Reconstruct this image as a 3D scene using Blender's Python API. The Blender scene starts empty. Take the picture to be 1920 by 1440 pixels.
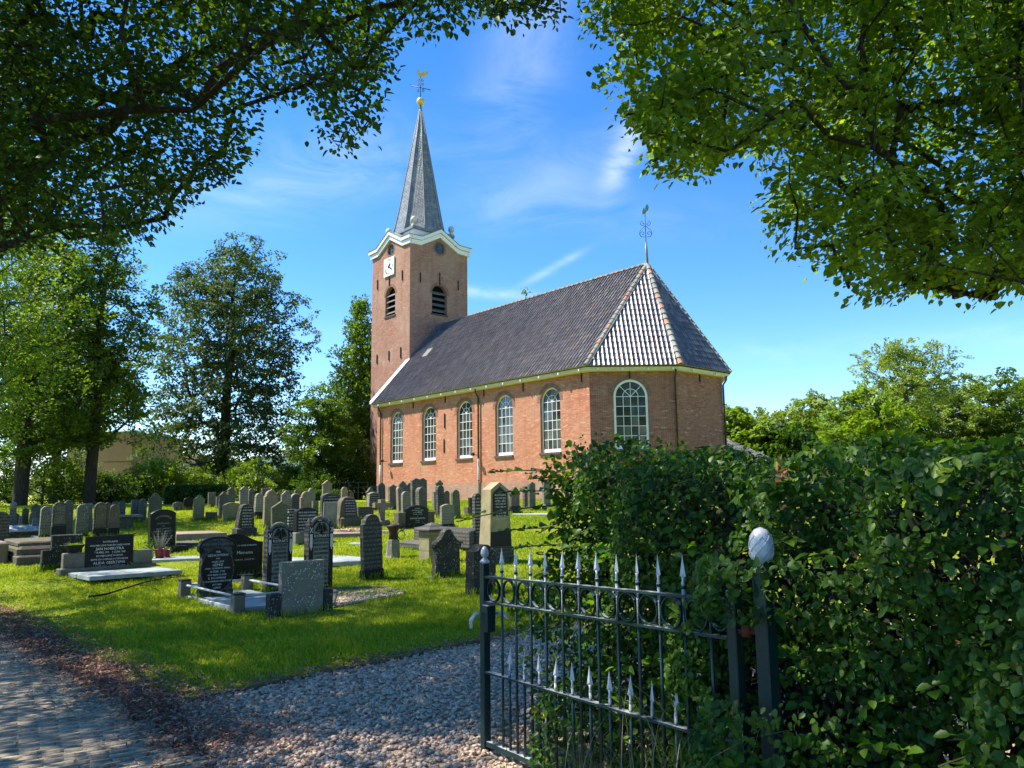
import bpy, bmesh, math, random
import numpy as np
from mathutils import Vector, Matrix
R = math.radians
PI = math.pi
rng = np.random.default_rng(7)
random.seed(7)
sc = bpy.context.scene
COL = sc.collection

# ------------------------------------------------------------------ camera
PITCH, ROLL, FPX = R(8.03), R(-.68), 1442.0
CF = np.array([0, math.cos(PITCH), math.sin(PITCH)])
_U = np.array([0, -math.sin(PITCH), math.cos(PITCH)]); _X = np.array([1., 0, 0])
CX = _X*math.cos(ROLL)+_U*math.sin(ROLL); CU = -_X*math.sin(ROLL)+_U*math.cos(ROLL)
CP = np.array([0, 0, 1.6])
cam = bpy.data.cameras.new('camera'); co = bpy.data.objects.new('camera', cam); COL.objects.link(co)
cam.sensor_width = 36; cam.lens = FPX*36/1920; cam.clip_end = 6000; cam.clip_start = .05
co.matrix_world = Matrix(((CX[0], CU[0], -CF[0], CP[0]), (CX[1], CU[1], -CF[1], CP[1]), (CX[2], CU[2], -CF[2], CP[2]), (0, 0, 0, 1)))
sc.camera = co

# ------------------------------------------------------------------ light
SUN_EL = R(55); SUN_AZ = math.atan2(.14, -.99)          # direction towards the sun, seen from above
S = Vector((math.cos(SUN_AZ)*math.cos(SUN_EL), math.sin(SUN_AZ)*math.cos(SUN_EL), math.sin(SUN_EL)))
sl = bpy.data.lights.new('sun', 'SUN'); sl.energy = 5.0; sl.angle = R(.53); sl.color = (1, .93, .80)
so = bpy.data.objects.new('sun', sl); COL.objects.link(so); so.location = S*60
so.rotation_euler = S.to_track_quat('Z', 'Y').to_euler()
w = bpy.data.worlds.new('World'); sc.world = w; w.use_nodes = True
nt = w.node_tree; N = nt.nodes; LK = nt.links
for n in list(N): N.remove(n)
out = N.new('ShaderNodeOutputWorld'); bg = N.new('ShaderNodeBackground'); bg.inputs[1].default_value = .112
sky = N.new('ShaderNodeTexSky'); sky.sky_type = 'NISHITA'; sky.sun_disc = False
sky.sun_elevation = SUN_EL; sky.sun_rotation = PI/2-SUN_AZ
sky.air_density = 1.0; sky.dust_density = .05; sky.ozone_density = 2.2; sky.altitude = 0
hs = N.new('ShaderNodeHueSaturation'); hs.inputs['Saturation'].default_value = 1.2; hs.inputs['Value'].default_value = .80
gm = N.new('ShaderNodeGamma'); gm.inputs[1].default_value = 1.18; LK.new(sky.outputs[0], gm.inputs[0]); tn = N.new('ShaderNodeMixRGB'); tn.blend_type = 'MULTIPLY'; tn.inputs[0].default_value = 1; tn.inputs[2].default_value = (.89, .92, 1, 1); LK.new(gm.outputs[0], tn.inputs[1]); LK.new(tn.outputs[0], hs.inputs['Color'])
tc = N.new('ShaderNodeTexCoord')
def mnode(op, a, b=None, T=None):
    T = T or nt
    n = T.nodes.new('ShaderNodeMath'); n.operation = op
    for i, v in enumerate((a, b)):
        if v is None: continue
        if isinstance(v, (int, float)): n.inputs[i].default_value = v
        else: T.links.new(v, n.inputs[i])
    return n.outputs[0]
def raydir(px, py):
    d = CF + CX*(px-960)/FPX - CU*(py-720)/FPX
    return d/np.linalg.norm(d)
# wisps of high cloud: each a soft elongated patch broken up by noise
nz = N.new('ShaderNodeTexNoise'); nz.inputs['Scale'].default_value = 7; nz.inputs['Detail'].default_value = 8; nz.inputs['Roughness'].default_value = .62; nz.inputs['Distortion'].default_value = .9
mp = N.new('ShaderNodeMapping'); mp.inputs['Scale'].default_value = (1, 1, 2.6); mp.inputs['Rotation'].default_value = (0, R(28), 0)
LK.new(tc.outputs['Generated'], mp.inputs[0]); LK.new(mp.outputs[0], nz.inputs['Vector'])
acc = None
for (px, py, rx, ry, ang, amp) in ((1172, 285, 56, 22, 64, .8), (1110, 300, 220, 45, 24, .16), (1032, 505, 56, 7, 28, .55), (1110, 400, 200, 40, -5, .14), (925, 550, 110, 10, -5, .5), (560, 330, 240, 60, 15, .28), (1700, 640, 300, 20, 3, .18), (980, 120, 160, 70, 70, .22), (800, 640, 300, 40, 0, .1)):
    c = raydir(px, py); a = R(ang)
    u = CX*math.cos(a)+CU*math.sin(a); v = -CX*math.sin(a)+CU*math.cos(a)
    def dotn(vec, scale):
        n = N.new('ShaderNodeVectorMath'); n.operation = 'DOT_PRODUCT'
        sb = N.new('ShaderNodeVectorMath'); sb.operation = 'SUBTRACT'; LK.new(tc.outputs['Generated'], sb.inputs[0]); sb.inputs[1].default_value = tuple(c)
        LK.new(sb.outputs[0], n.inputs[0]); n.inputs[1].default_value = tuple(np.array(vec)/scale)
        return n.outputs['Value']
    e = mnode('ADD', mnode('POWER', dotn(u, rx/FPX), 2), mnode('POWER', dotn(v, ry/FPX), 2))
    g = mnode('MULTIPLY', mnode('POWER', 2.718, mnode('MULTIPLY', e, -1)), amp)
    acc = g if acc is None else mnode('ADD', acc, g)
rm = N.new('ShaderNodeMapRange'); rm.inputs[1].default_value = .34; rm.inputs[2].default_value = .72; LK.new(nz.outputs['Fac'], rm.inputs[0])
cl = mnode('MINIMUM', mnode('MULTIPLY', acc, rm.outputs[0]), .9)
mx = N.new('ShaderNodeMixRGB'); LK.new(cl, mx.inputs[0]); LK.new(hs.outputs[0], mx.inputs[1]); mx.inputs[2].default_value = (5.6, 6.0, 6.6, 1)
LK.new(mx.outputs[0], bg.inputs[0]); LK.new(bg.outputs[0], out.inputs[0])
sc.view_settings.view_transform = 'Standard'; sc.view_settings.look = 'None'; sc.view_settings.gamma = 1; sc.view_settings.exposure = 1.2
sc.view_settings.use_curve_mapping = False
sc.render.engine = 'CYCLES'; sc.cycles.max_bounces = 7; sc.cycles.diffuse_bounces = 4; sc.cycles.glossy_bounces = 2; sc.cycles.transmission_bounces = 3

# ------------------------------------------------------------------ places
def T(x, y):
    """height of the churchyard mound"""
    t = np.clip((np.asarray(y, float)-9)/25, 0, 1)
    return 1.25*t*t*(3-2*t)
def ray(px, py):
    d = CF + CX*(px-960)/FPX - CU*(py-720)/FPX
    return d/d[1]
def ground(px, py):
    d = ray(px, py); y = np.arange(1, 90, .02)
    z = CP[2]+d[2]*y; h = T(0, y)
    i = int(np.argmax(z <= h)); yy = y[i]
    return np.array([d[0]*yy, yy, float(T(0, yy))])
def onplane(px, py, P, n):
    d = ray(px, py); t = ((P-CP)@n)/(d@n); return CP+d*t
def proj(P):
    P = np.atleast_2d(P)-CP; z = P@CF; z = np.where(z < .05, .05, z)
    return 960+FPX*(P@CX)/z, 720-FPX*(P@CU)/z, P@CF

# ------------------------------------------------------------------ helpers
def prop(o, label=None, cat=None, group=None, kind=None):
    if label: o['label'] = label
    if cat: o['category'] = cat
    if group: o['group'] = group
    if kind: o['kind'] = kind
    return o
def empty(name, loc, rz=0, **k):
    o = bpy.data.objects.new(name, None); COL.objects.link(o); o.location = tuple(map(float, loc)); o.rotation_euler = (0, 0, rz)
    o.empty_display_size = .2
    return prop(o, **k)
def link(name, me, parent=None, loc=None, rot=None, **k):
    o = bpy.data.objects.new(name, me); COL.objects.link(o)
    if parent: o.parent = parent
    if loc is not None: o.location = tuple(map(float, loc))
    if rot is not None: o.rotation_euler = rot
    return prop(o, **k)
class MB:
    def __init__(s): s.V = []; s.F = []; s.UV = []; s.S = []
    def add(s, V, F, smooth=False, uv=None):
        b = len(s.V); s.V += [tuple(map(float, v)) for v in V]
        for i, f in enumerate(F):
            s.F.append(tuple(b+j for j in f)); s.S.append(smooth)
            s.UV.append(uv[i] if uv else None)
        return s
    def box(s, x0, x1, y0, y1, z0, z1):
        V = [(x, y, z) for z in (z0, z1) for y in (y0, y1) for x in (x0, x1)]
        return s.add(V, [(0, 2, 3, 1), (4, 5, 7, 6), (0, 1, 5, 4), (2, 6, 7, 3), (0, 4, 6, 2), (1, 3, 7, 5)])
    def rbox(s, x0, x1, y0, y1, z0, z1, c=.01):
        """box with chamfered upright and top edges"""
        def ring(i, z): return [(x0+i, y0+c, z), (x0+c, y0+i, z), (x1-c, y0+i, z), (x1-i, y0+c, z), (x1-i, y1-c, z), (x1-c, y1-i, z), (x0+c, y1-i, z), (x0+i, y1-c, z)]
        V = ring(0, z0)+ring(0, z1-c)+[(x0+c, y0+c*1.6, z1), (x0+c*1.6, y0+c, z1), (x1-c*1.6, y0+c, z1), (x1-c, y0+c*1.6, z1), (x1-c, y1-c*1.6, z1), (x1-c*1.6, y1-c, z1), (x0+c*1.6, y1-c, z1), (x0+c, y1-c*1.6, z1)]
        F = [tuple(range(7, -1, -1))]
        for k in (0, 8): F += [(k+i, k+(i+1) % 8, k+8+(i+1) % 8, k+8+i) for i in range(8)]
        F.append(tuple(range(16, 24)))
        return s.add(V, F)
    def prism(s, pts, y0, y1, c=0):
        """outline in x,z extruded along y, front edge chamfered by c"""
        n = len(pts); P = np.array(pts, float); F = []
        if c:
            ctr = P.mean(0); ext = (P.max(0)-P.min(0))/2
            Q = ctr+(P-ctr)*(1-c/np.maximum(ext, .02))
            V = [(x, y0, z) for x, z in Q]+[(x, y0+c, z) for x, z in P]+[(x, y1-c, z) for x, z in P]+[(x, y1, z) for x, z in Q]
            k = 3
        else:
            V = [(x, y0, z) for x, z in P]+[(x, y1, z) for x, z in P]; k = 1
        F = [tuple(range(n)), tuple(reversed(range(k*n, k*n+n)))]
        for j in range(k): F += [(j*n+(i+1) % n, j*n+i, (j+1)*n+i, (j+1)*n+(i+1) % n) for i in range(n)]
        return s.add(V, F)
    def tube(s, pts, r, sides=8, cap=True):
        pts = [Vector(p) for p in pts]; n = len(pts); rs = r if isinstance(r, (list, tuple)) else [r]*n
        V = []; F = []; prev = None
        for i, p in enumerate(pts):
            d = (pts[min(i+1, n-1)]-pts[max(i-1, 0)]).normalized()
            a = prev if prev is not None else (Vector((0, 0, 1)) if abs(d.z) < .9 else Vector((1, 0, 0)))
            u = (a-d*a.dot(d)).normalized(); v = d.cross(u); prev = u
            for k in range(sides):
                t = 2*PI*k/sides; V.append(p+(u*math.cos(t)+v*math.sin(t))*rs[i])
        for i in range(n-1):
            for k in range(sides):
                F.append((i*sides+k, i*sides+(k+1) % sides, (i+1)*sides+(k+1) % sides, (i+1)*sides+k))
        if cap: F += [tuple(reversed(range(sides))), tuple(range((n-1)*sides, n*sides))]
        return s.add(V, F, smooth=sides > 4)
    def lathe(s, prof, c=(0, 0, 0), sides=16, smooth=True):
        V = []; F = []; n = len(prof)
        for r, z in prof:
            for k in range(sides):
                t = 2*PI*k/sides; V.append((c[0]+r*math.cos(t), c[1]+r*math.sin(t), c[2]+z))
        for i in range(n-1):
            for k in range(sides): F.append((i*sides+k, i*sides+(k+1) % sides, (i+1)*sides+(k+1) % sides, (i+1)*sides+k))
        F += [tuple(reversed(range(sides))), tuple(range((n-1)*sides, n*sides))]
        return s.add(V, F, smooth=smooth)
    def mesh(s, name, mat=None):
        me = bpy.data.meshes.new(name); me.from_pydata(s.V, [], s.F)
        me.polygons.foreach_set('use_smooth', s.S)
        if any(u is not None for u in s.UV):
            L = me.uv_layers.new(name='UVMap'); a = []
            for f, u in zip(s.F, s.UV):
                for j in range(len(f)): a += list(u[j]) if u is not None else [0, 0]
            L.data.foreach_set('uv', a)
        if mat: me.materials.append(mat)
        me.update()
        return me
    def obj(s, name, mat, parent=None, loc=None, rot=None, **k):
        return link(name, s.mesh(name, mat), parent, loc, rot, **k)
def npmesh(name, V, F, mat, smooth=False, attr=None):
    """big meshes: V (n,3), F (m,k)"""
    me = bpy.data.meshes.new(name); V = np.asarray(V, np.float32); F = np.asarray(F, np.int32)
    k = F.shape[1]; m = len(F)
    me.vertices.add(len(V)); me.vertices.foreach_set('co', V.ravel())
    me.loops.add(m*k); me.loops.foreach_set('vertex_index', F.ravel())
    me.polygons.add(m); me.polygons.foreach_set('loop_start', np.arange(0, m*k, k, dtype=np.int32)); me.polygons.foreach_set('loop_total', np.full(m, k, np.int32))
    if smooth: me.polygons.foreach_set('use_smooth', np.ones(m, bool))
    me.materials.append(mat); me.update(calc_edges=True)
    return me
def copies(me, name, parent, mats, **k):
    for M in mats:
        o = link(name, me, parent); o.matrix_basis = M
        prop(o, **k)

# ------------------------------------------------------------------ materials
class Mat:
    def __init__(s, name, rough=.8, spec=.3):
        s.m = bpy.data.materials.new(name); s.m.use_nodes = True; s.t = s.m.node_tree; s.b = s.t.nodes['Principled BSDF']
        s.b.inputs['Roughness'].default_value = rough; s.b.inputs['Specular IOR Level'].default_value = spec
        s._tc = None
    def n(s, typ, **k):
        n = s.t.nodes.new('ShaderNode'+typ)
        for a, v in k.items(): setattr(n, a, v)
        return n
    def l(s, a, b): s.t.links.new(a, b)
    def tc(s, which='Object'):
        if not s._tc: s._tc = s.n('TexCoord')
        return s._tc.outputs[which]
    def vec(s, which='Object', scale=(1, 1, 1), rot=(0, 0, 0)):
        m = s.n('Mapping'); m.inputs['Scale'].default_value = scale; m.inputs['Rotation'].default_value = rot
        s.l(s.tc(which), m.inputs[0]); return m.outputs[0]
    def noise(s, scale, detail=4, rough=.6, vec=None, lo=.35, hi=.65, dist=0):
        n = s.n('TexNoise'); n.inputs['Scale'].default_value = scale; n.inputs['Detail'].default_value = detail; n.inputs['Roughness'].default_value = rough; n.inputs['Distortion'].default_value = dist
        s.l(vec if vec is not None else s.tc(), n.inputs['Vector'])
        r = s.n('MapRange'); r.inputs[1].default_value = lo; r.inputs[2].default_value = hi; s.l(n.outputs['Fac'], r.inputs[0])
        return r.outputs[0]
    def rnd(s):
        g = s.n('NewGeometry'); return g.outputs['Random Per Island']
    def obrnd(s): return s.n('ObjectInfo').outputs['Random']
    def mix(s, f, a, b, blend='MIX'):
        n = s.n('MixRGB', blend_type=blend)
        for i, v in enumerate((f, a, b)):
            if isinstance(v, (int, float)): n.inputs[i].default_value = v
            elif isinstance(v, tuple): n.inputs[i].default_value = v+(1,) if len(v) == 3 else v
            else: s.l(v, n.inputs[i])
        return n.outputs[0]
    def math(s, op, a, b=None): return mnode(op, a, b, s.t)
    def ramp(s, f, stops):
        n = s.n('ValToRGB'); e = n.color_ramp.elements
        while len(e) < len(stops): e.new(.5)
        for x, (p, c) in zip(e, stops): x.position = p; x.color = tuple(c)+(1,)
        s.l(f, n.inputs[0]); return n.outputs[0]
    def color(s, c):
        if isinstance(c, tuple): s.b.inputs['Base Color'].default_value = c+(1,)
        else: s.l(c, s.b.inputs['Base Color'])
        return s
    def bump(s, h, strength=.3, dist=.01):
        n = s.n('Bump'); n.inputs['Strength'].default_value = strength; n.inputs['Distance'].default_value = dist
        s.l(h, n.inputs['Height']); s.l(n.outputs[0], s.b.inputs['Normal']); return s
def simple(name, c, rough=.7, spec=.3, metal=0, var=.25, scale=6, c2=None, bump=.15):
    m = Mat(name, rough, spec); m.b.inputs['Metallic'].default_value = metal
    f = m.noise(scale, 5, .65)
    c2 = c2 or tuple(x*(1-var) for x in c)
    m.color(m.mix(f, c, c2))
    if bump: m.bump(m.noise(scale*9, 4, .7), bump, .004)
    return m.m
def leafmat(name, cols, transl=.35, rough=.42, tcol=None, patch=None, spec=.35):
    m = Mat(name, rough, spec)
    c = m.ramp(m.rnd(), cols)
    if patch: c = m.mix(m.noise(patch[0], 2, .5, m.tc('Object'), .42, .62), c, patch[1])
    m.color(c)
    t = m.n('BsdfTranslucent'); m.l(m.mix(1, c, tcol or (1.9, 2.0, .55), 'MULTIPLY'), t.inputs[0])
    mx = m.n('MixShader'); mx.inputs[0].default_value = transl
    m.l(m.b.outputs[0], mx.inputs[1]); m.l(t.outputs[0], mx.inputs[2])
    m.l(mx.outputs[0], m.t.nodes['Material Output'].inputs[0])
    return m.m
def brickmat(name, c1, c2, mortar, weather, wx=.5, rot90=False, eave_shade=None):
    m = Mat(name, .9, .15)
    b = m.n('TexBrick'); b.inputs['Scale'].default_value = 1; b.inputs['Brick Width'].default_value = .20; b.inputs['Row Height'].default_value = .052
    b.inputs['Mortar Size'].default_value = .005; b.inputs['Mortar Smooth'].default_value = .3; b.inputs['Bias'].default_value = .0
    b.inputs['Color1'].default_value = c1+(1,); b.inputs['Color2'].default_value = c2+(1,); b.inputs['Mortar'].default_value = mortar+(1,)
    m.l(m.tc('UV'), b.inputs['Vector'])
    uv = m.vec('UV', (1, 1, 1))
    cell = m.n('TexVoronoi'); cell.inputs['Scale'].default_value = 1
    mp = m.vec('UV', (4.7, 18, 1)); m.l(mp, cell.inputs['Vector'])
    c = m.mix(.55, b.outputs['Color'], m.mix(m.n('SeparateColor').outputs[0], c1, c2)) if False else b.outputs['Color']
    sep = m.n('SeparateColor'); m.l(cell.outputs['Color'], sep.inputs[0])
    c = m.mix(m.math('MULTIPLY', sep.outputs[0], .55), c, tuple(x*.55 for x in c2))
    hi = m.math('GREATER_THAN', sep.outputs[1], .965)
    c = m.mix(m.math('MULTIPLY', hi, .22), c, tuple(min(1, x*1.5+.05) for x in mortar))
    c = m.mix(m.math('MULTIPLY', m.noise(.45, 5, .62, uv, .42, .66), wx), c, weather)
    c = m.mix(m.math('MULTIPLY', m.noise(2.4, 5, .7, uv, .5, .72), .38), c, tuple(x*.62 for x in c1))
    c = m.mix(m.math('MULTIPLY', m.noise(1, 5, .65, m.vec('UV', (2.6, .22, 1)), .52, .74), .38), c, tuple(x*.5 for x in c2))
    c = m.mix(m.math('MULTIPLY', m.noise(.9, 6, .75, m.vec('UV', (1, 1, 1), (0, 0, 1.0)), .60, .72), .35), c, tuple(min(1, x*1.35+.04) for x in mortar))
    if eave_shade:  # unused option: paints shade below the eaves into the brick colour
        sx = m.n('SeparateXYZ'); m.l(m.tc('UV'), sx.inputs[0])
        r = m.n('MapRange'); r.inputs[1].default_value = eave_shade[0]; r.inputs[2].default_value = eave_shade[1]; m.l(sx.outputs[1], r.inputs[0])
        f = m.math('MULTIPLY', m.math('ADD', r.outputs[0], m.math('MULTIPLY', m.noise(1.3, 4, .6, uv), .25)), eave_shade[3])
        c = m.mix(f, c, eave_shade[2])
    m.color(c)
    m.bump(m.math('SUBTRACT', 1, b.outputs['Fac']), .35, .006)
    return m.m
def stonemat(name, c, lichen=.4, lc=(.45, .46, .40), moss=.0, rough=.85, text=None, spec=.25, sc_=1.0):
    """weathered stone; text: colour of worn, unreadable carved lines"""
    m = Mat(name, rough, spec)
    o = m.tc('Object')
    k = m.mix(m.noise(3*sc_, 6, .68, o, .35, .68), c, tuple(x*.55 for x in c))
    k = m.mix(m.math('MULTIPLY', m.obrnd(), .45), k, tuple(x*.6 for x in c))
    k = m.mix(m.math('MULTIPLY', m.noise(9, 6, .75, o, .52, .68), .6), k, tuple(x*.45 for x in c))
    if moss: k = m.mix(m.math('MULTIPLY', m.noise(2.2, 6, .7, o, .48, .62), moss), k, (.10, .12, .035))
    if text:
        sx = m.n('SeparateXYZ'); m.l(o, sx.inputs[0])
        row = m.math('FRACT', m.math('MULTIPLY', sx.outputs[2], 1/.075))
        rowm = m.math('LESS_THAN', row, .5)
        wn = m.n('TexNoise'); wn.inputs['Scale'].default_value = 1; wn.inputs['Detail'].default_value = 3
        cb = m.n('CombineXYZ'); m.l(m.math('MULTIPLY', sx.outputs[0], 38), cb.inputs[0]); m.l(m.math('FLOOR', m.math('MULTIPLY', sx.outputs[2], 1/.075)), cb.inputs[1])
        m.l(cb.outputs[0], wn.inputs['Vector'])
        msk = m.math('MULTIPLY', rowm, m.math('GREATER_THAN', wn.outputs['Fac'], .47))
        k = m.mix(m.math('MULTIPLY', msk, .62), k, text)
    if lichen:
        v = m.n('TexVoronoi'); v.inputs['Scale'].default_value = 26*sc_; m.l(o, v.inputs['Vector'])
        sp = m.math('LESS_THAN', v.outputs['Distance'], .26)
        f = m.math('MULTIPLY', sp, m.noise(4, 3, .5, o, .47, .53))
        k = m.mix(m.math('MULTIPLY', f, lichen), k, lc)
        k = m.mix(m.math('MULTIPLY', m.noise(14, 6, .8, o, .58, .66), lichen*.8), k, lc)
    m.color(k); m.bump(m.noise(40, 5, .7, o), .35, .004)
    return m.m
M = {}
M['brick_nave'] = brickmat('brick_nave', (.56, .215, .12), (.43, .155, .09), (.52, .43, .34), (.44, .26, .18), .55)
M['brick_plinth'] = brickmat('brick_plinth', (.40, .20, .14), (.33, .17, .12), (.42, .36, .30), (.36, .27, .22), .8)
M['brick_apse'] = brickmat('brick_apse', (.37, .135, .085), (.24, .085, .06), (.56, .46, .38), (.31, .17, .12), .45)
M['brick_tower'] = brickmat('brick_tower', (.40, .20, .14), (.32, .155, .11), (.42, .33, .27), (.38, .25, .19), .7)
M['brick_arch'] = brickmat('brick_arch', (.27, .14, .10), (.20, .10, .08), (.36, .29, .24), (.20, .13, .1), .4)
M['white'] = simple('white_paint', (.80, .80, .80), .45, .4, var=.10, scale=3, bump=.05)
M['cream'] = simple('cream_paint', (.60, .55, .43), .5, .4, var=.18, scale=4, c2=(.50, .47, .37), bump=.05)
M['lead'] = simple('lead', (.20, .215, .23), .5, .4, var=.4, scale=3)
M['slate'] = None
M['iron'] = simple('iron', (.02, .018, .018), .55, .4, var=.3)
M['pipe'] = simple('pipe_brown', (.045, .032, .03), .45, .4, var=.3)
M['zinc'] = simple('zinc', (.42, .44, .44), .5, .5, var=.2)
M['gold'] = simple('gold', (.72, .50, .14), .42, .5, metal=.35, var=.25, scale=5)
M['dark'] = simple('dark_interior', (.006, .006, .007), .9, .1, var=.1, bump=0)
M['louver'] = simple('louver_wood', (.16, .155, .15), .75, .2, var=.3)
M['ball'] = simple('ball_stone', (.58, .57, .50), .8, .2, var=.35, scale=8)
# slates: small lozenge pattern in relief
m = Mat('slate', .42, .5)
b = m.n('TexBrick'); b.inputs['Scale'].default_value = 1; b.inputs['Brick Width'].default_value = .22; b.inputs['Row Height'].default_value = .17; b.inputs['Mortar Size'].default_value = .012
b.inputs['Color1'].default_value = (.24, .26, .28, 1); b.inputs['Color2'].default_value = (.12, .135, .16, 1); b.inputs['Mortar'].default_value = (.035, .04, .05, 1)
m.l(m.vec('UV', (1, 1, 1), (0, 0, R(38))), b.inputs['Vector'])
m.color(m.mix(m.math('MULTIPLY', m.noise(1.6, 6, .7, m.tc('UV'), .5, .66), .6), b.outputs['Color'], (.30, .32, .31)))
m.bump(m.math('SUBTRACT', 1, b.outputs['Fac']), .8, .05); M['slate'] = m.m
# glazed pantiles
m = Mat('pantile', .2, .5)
c = m.ramp(m.math('FRACT', m.math('ADD', m.rnd(), m.obrnd())), [(0, (.085, .078, .085)), (.6, (.13, .12, .13)), (.98, (.20, .18, .18)), (1, (.25, .15, .10))])
c = m.mix(m.math('MULTIPLY', m.noise(.5, 5, .7, m.tc('Object'), .6, .72), .35), c, (.13, .08, .06))
m.color(c)
r = m.n('MapRange'); r.inputs[3].default_value = .28; r.inputs[4].default_value = .55; m.l(m.noise(30, 3, .6), r.inputs[0]); m.l(r.outputs[0], m.b.inputs['Roughness'])
m.b.inputs['Specular IOR Level'].default_value = .45; m.b.inputs['Coat Weight'].default_value = .12; m.b.inputs['Coat Roughness'].default_value = .25
M['pantile'] = m.m
m = Mat('ridge', .75, .3)
c = m.ramp(m.math('FRACT', m.math('ADD', m.rnd(), m.obrnd())), [(0, (.15, .15, .14)), (.55, (.23, .23, .20)), (.78, (.20, .17, .13)), (.82, (.32, .13, .08)), (1, (.34, .17, .10))])
m.color(m.mix(m.noise(18, 5, .75, None, .5, .66), c, (.34, .34, .30))); m.bump(m.noise(50), .3, .005); M['ridge'] = m.m
m = Mat('glass', .06, .7); m.color(m.mix(m.math('POWER', m.obrnd(), 2.0), m.mix(m.noise(1.1, 3, .6, m.tc('Object'), .35, .65), (.008, .012, .011), (.035, .042, .04)), (.10, .105, .095)))
m.bump(m.noise(1.5, 2, .5), .05, .02); M['glass'] = m.m
M['curtain'] = simple('curtain', (.55, .55, .52), .9, .1, var=.5, scale=14)

# ================================================================== GROUND
g0 = np.concatenate([[-3000, -1200, -500, -250, -120], np.arange(-70, 70.1, 1.0), [120, 250, 500, 1200, 3000]])
gy = np.concatenate([[-800, -200, -60], np.arange(-12, 70.1, .5), [90, 140, 260, 600, 1500, 4000]])
X, Y = np.meshgrid(g0, gy); Z = T(X, Y)+np.where((Y > 9.5) & (Y < 70), .025*np.sin(X*1.7+np.sin(Y*.9))*np.sin(Y*1.3), 0)
nx, ny = len(g0), len(gy)
idx = np.arange(nx*ny).reshape(ny, nx)
F = np.stack([idx[:-1, :-1], idx[:-1, 1:], idx[1:, 1:], idx[1:, :-1]], -1).reshape(-1, 4)
m = Mat('turf', .95, .1); o = m.tc('Object')
c = m.mix(m.noise(.5, 5, .65, o), (.27, .34, .026), (.35, .39, .034))
c = m.mix(m.math('MULTIPLY', m.noise(9, 6, .75, o, .45, .62), .55), c, (.17, .24, .018))
c = m.mix(m.math('MULTIPLY', m.noise(1.3, 6, .7, o, .56, .68), .5), c, (.21, .20, .06))
# bare earth and litter along the edges of road and gravel (both run at right angles)
m.color(c); m.bump(m.noise(60, 5, .8, o), .8, .03); M['turf'] = m.m
link('ground', npmesh('ground', np.stack([X, Y, Z], -1).reshape(-1, 3), F, M['turf'], True), kind='structure')

# road of clinker bricks; edge line from RA along RD, gravel path edge from GA along GD
RA = np.array([-6.23, 9.62]); RD = np.array([-1.81, 4.86])-RA; RD /= np.linalg.norm(RD); RN = np.array([-RD[1], RD[0]])   # RN points to the grass
GA = np.array([-2.42, 6.44]); GD = np.array([.41, 9.38])-GA; GD /= np.linalg.norm(GD)
RA = RA-RN*0
m = Mat('road_bed', .95, .1); m.color(m.mix(m.noise(7, 6, .7), (.05, .042, .034), (.028, .024, .02))); M['bed'] = m.m
def quad_sheet(name, pts, z, mat, n=1, **k):
    mb = MB(); mb.add([(x, y, z) for x, y in pts], [tuple(range(len(pts)))]); return mb.obj(name, mat, **k)
p = [RA-RD*30, RA+RD*45, RA+RD*45-RN*9, RA-RD*30-RN*9]
road = quad_sheet('road', [tuple(q) for q in p], .004, M['bed'], kind='structure')
m = Mat('clinker', .8, .25)
c = m.ramp(m.math('FRACT', m.math('ADD', m.rnd(), m.obrnd())), [(0, (.24, .20, .14)), (.35, (.36, .30, .21)), (.7, (.44, .37, .26)), (1, (.35, .25, .18))])
c = m.mix(m.math('MULTIPLY', m.noise(1.4, 5, .7, m.tc('Object'), .45, .65), .4), c, (.34, .31, .26))
c = m.mix(m.noise(60, 5, .8, None, .52, .68), c, (.10, .09, .08)); m.color(c); m.bump(m.noise(120, 4, .8), .5, .003); M['clinker'] = m.m
baz = R(33); bu = np.array([math.cos(baz), math.sin(baz)]); bv = np.array([-math.sin(baz), math.cos(baz)])
BL, BW = .236, .048
iu = np.arange(-60, 60); iv = np.arange(-60, 330)
U_, V_ = np.meshgrid(iu, iv)
CU_ = (U_+.5*(V_ % 2)+rng.normal(0, .02, V_.shape))*BL; CV_ = V_*BW
CXY = np.stack([CU_.ravel(), CV_.ravel()], -1)@np.array([bu, bv]) + np.array([-3.2, 0.])
d_edge = (CXY-RA)@RN
keep = (d_edge < -.05+rng.normal(0, .03, len(CXY))) & (d_edge > -7) & (CXY[:, 1] > 2.2) & (CXY[:, 1] < 14) & (CXY[:, 0] > -9.5)
qx, qy, qz = proj(np.c_[CXY, np.zeros(len(CXY))]); keep &= (qx > -500) & (qx < 900)
CXY = CXY[keep]; order = np.argsort(np.hypot(CXY[:, 0], CXY[:, 1]-0)); CXY = CXY[order]
qx, qy, qz = proj(np.c_[CXY, np.zeros(len(CXY))]); vis = (qx > 0) & (qx < 1920) & (qy < 1440)
CXY = np.r_[CXY[vis], CXY[~vis]]
def brickverts(l, wd, h): 
    a = .003
    return np.array([(-l/2, -wd/2, 0), (l/2, -wd/2, 0), (l/2, wd/2, 0), (-l/2, wd/2, 0), (-l/2+a, -wd/2+a, h), (l/2-a, -wd/2+a, h), (l/2-a, wd/2-a, h), (-l/2+a, wd/2-a, h)])
BF = np.array([(4, 5, 6, 7), (0, 1, 5, 4), (1, 2, 6, 5), (2, 3, 7, 6), (3, 0, 4, 7)])
BVm = brickverts(BL-.012, BW-.010, .024)
me_br = npmesh('brick', BVm, BF, M['clinker'])
for i in range(300):
    o = link('brick', me_br, road, (CXY[i, 0], CXY[i, 1], .006+random.uniform(-.002, .002)), (random.gauss(0, .012), random.gauss(0, .012), baz+random.gauss(0, .015)))
    o.scale = (1, random.uniform(.93, 1.02), 1)
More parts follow.
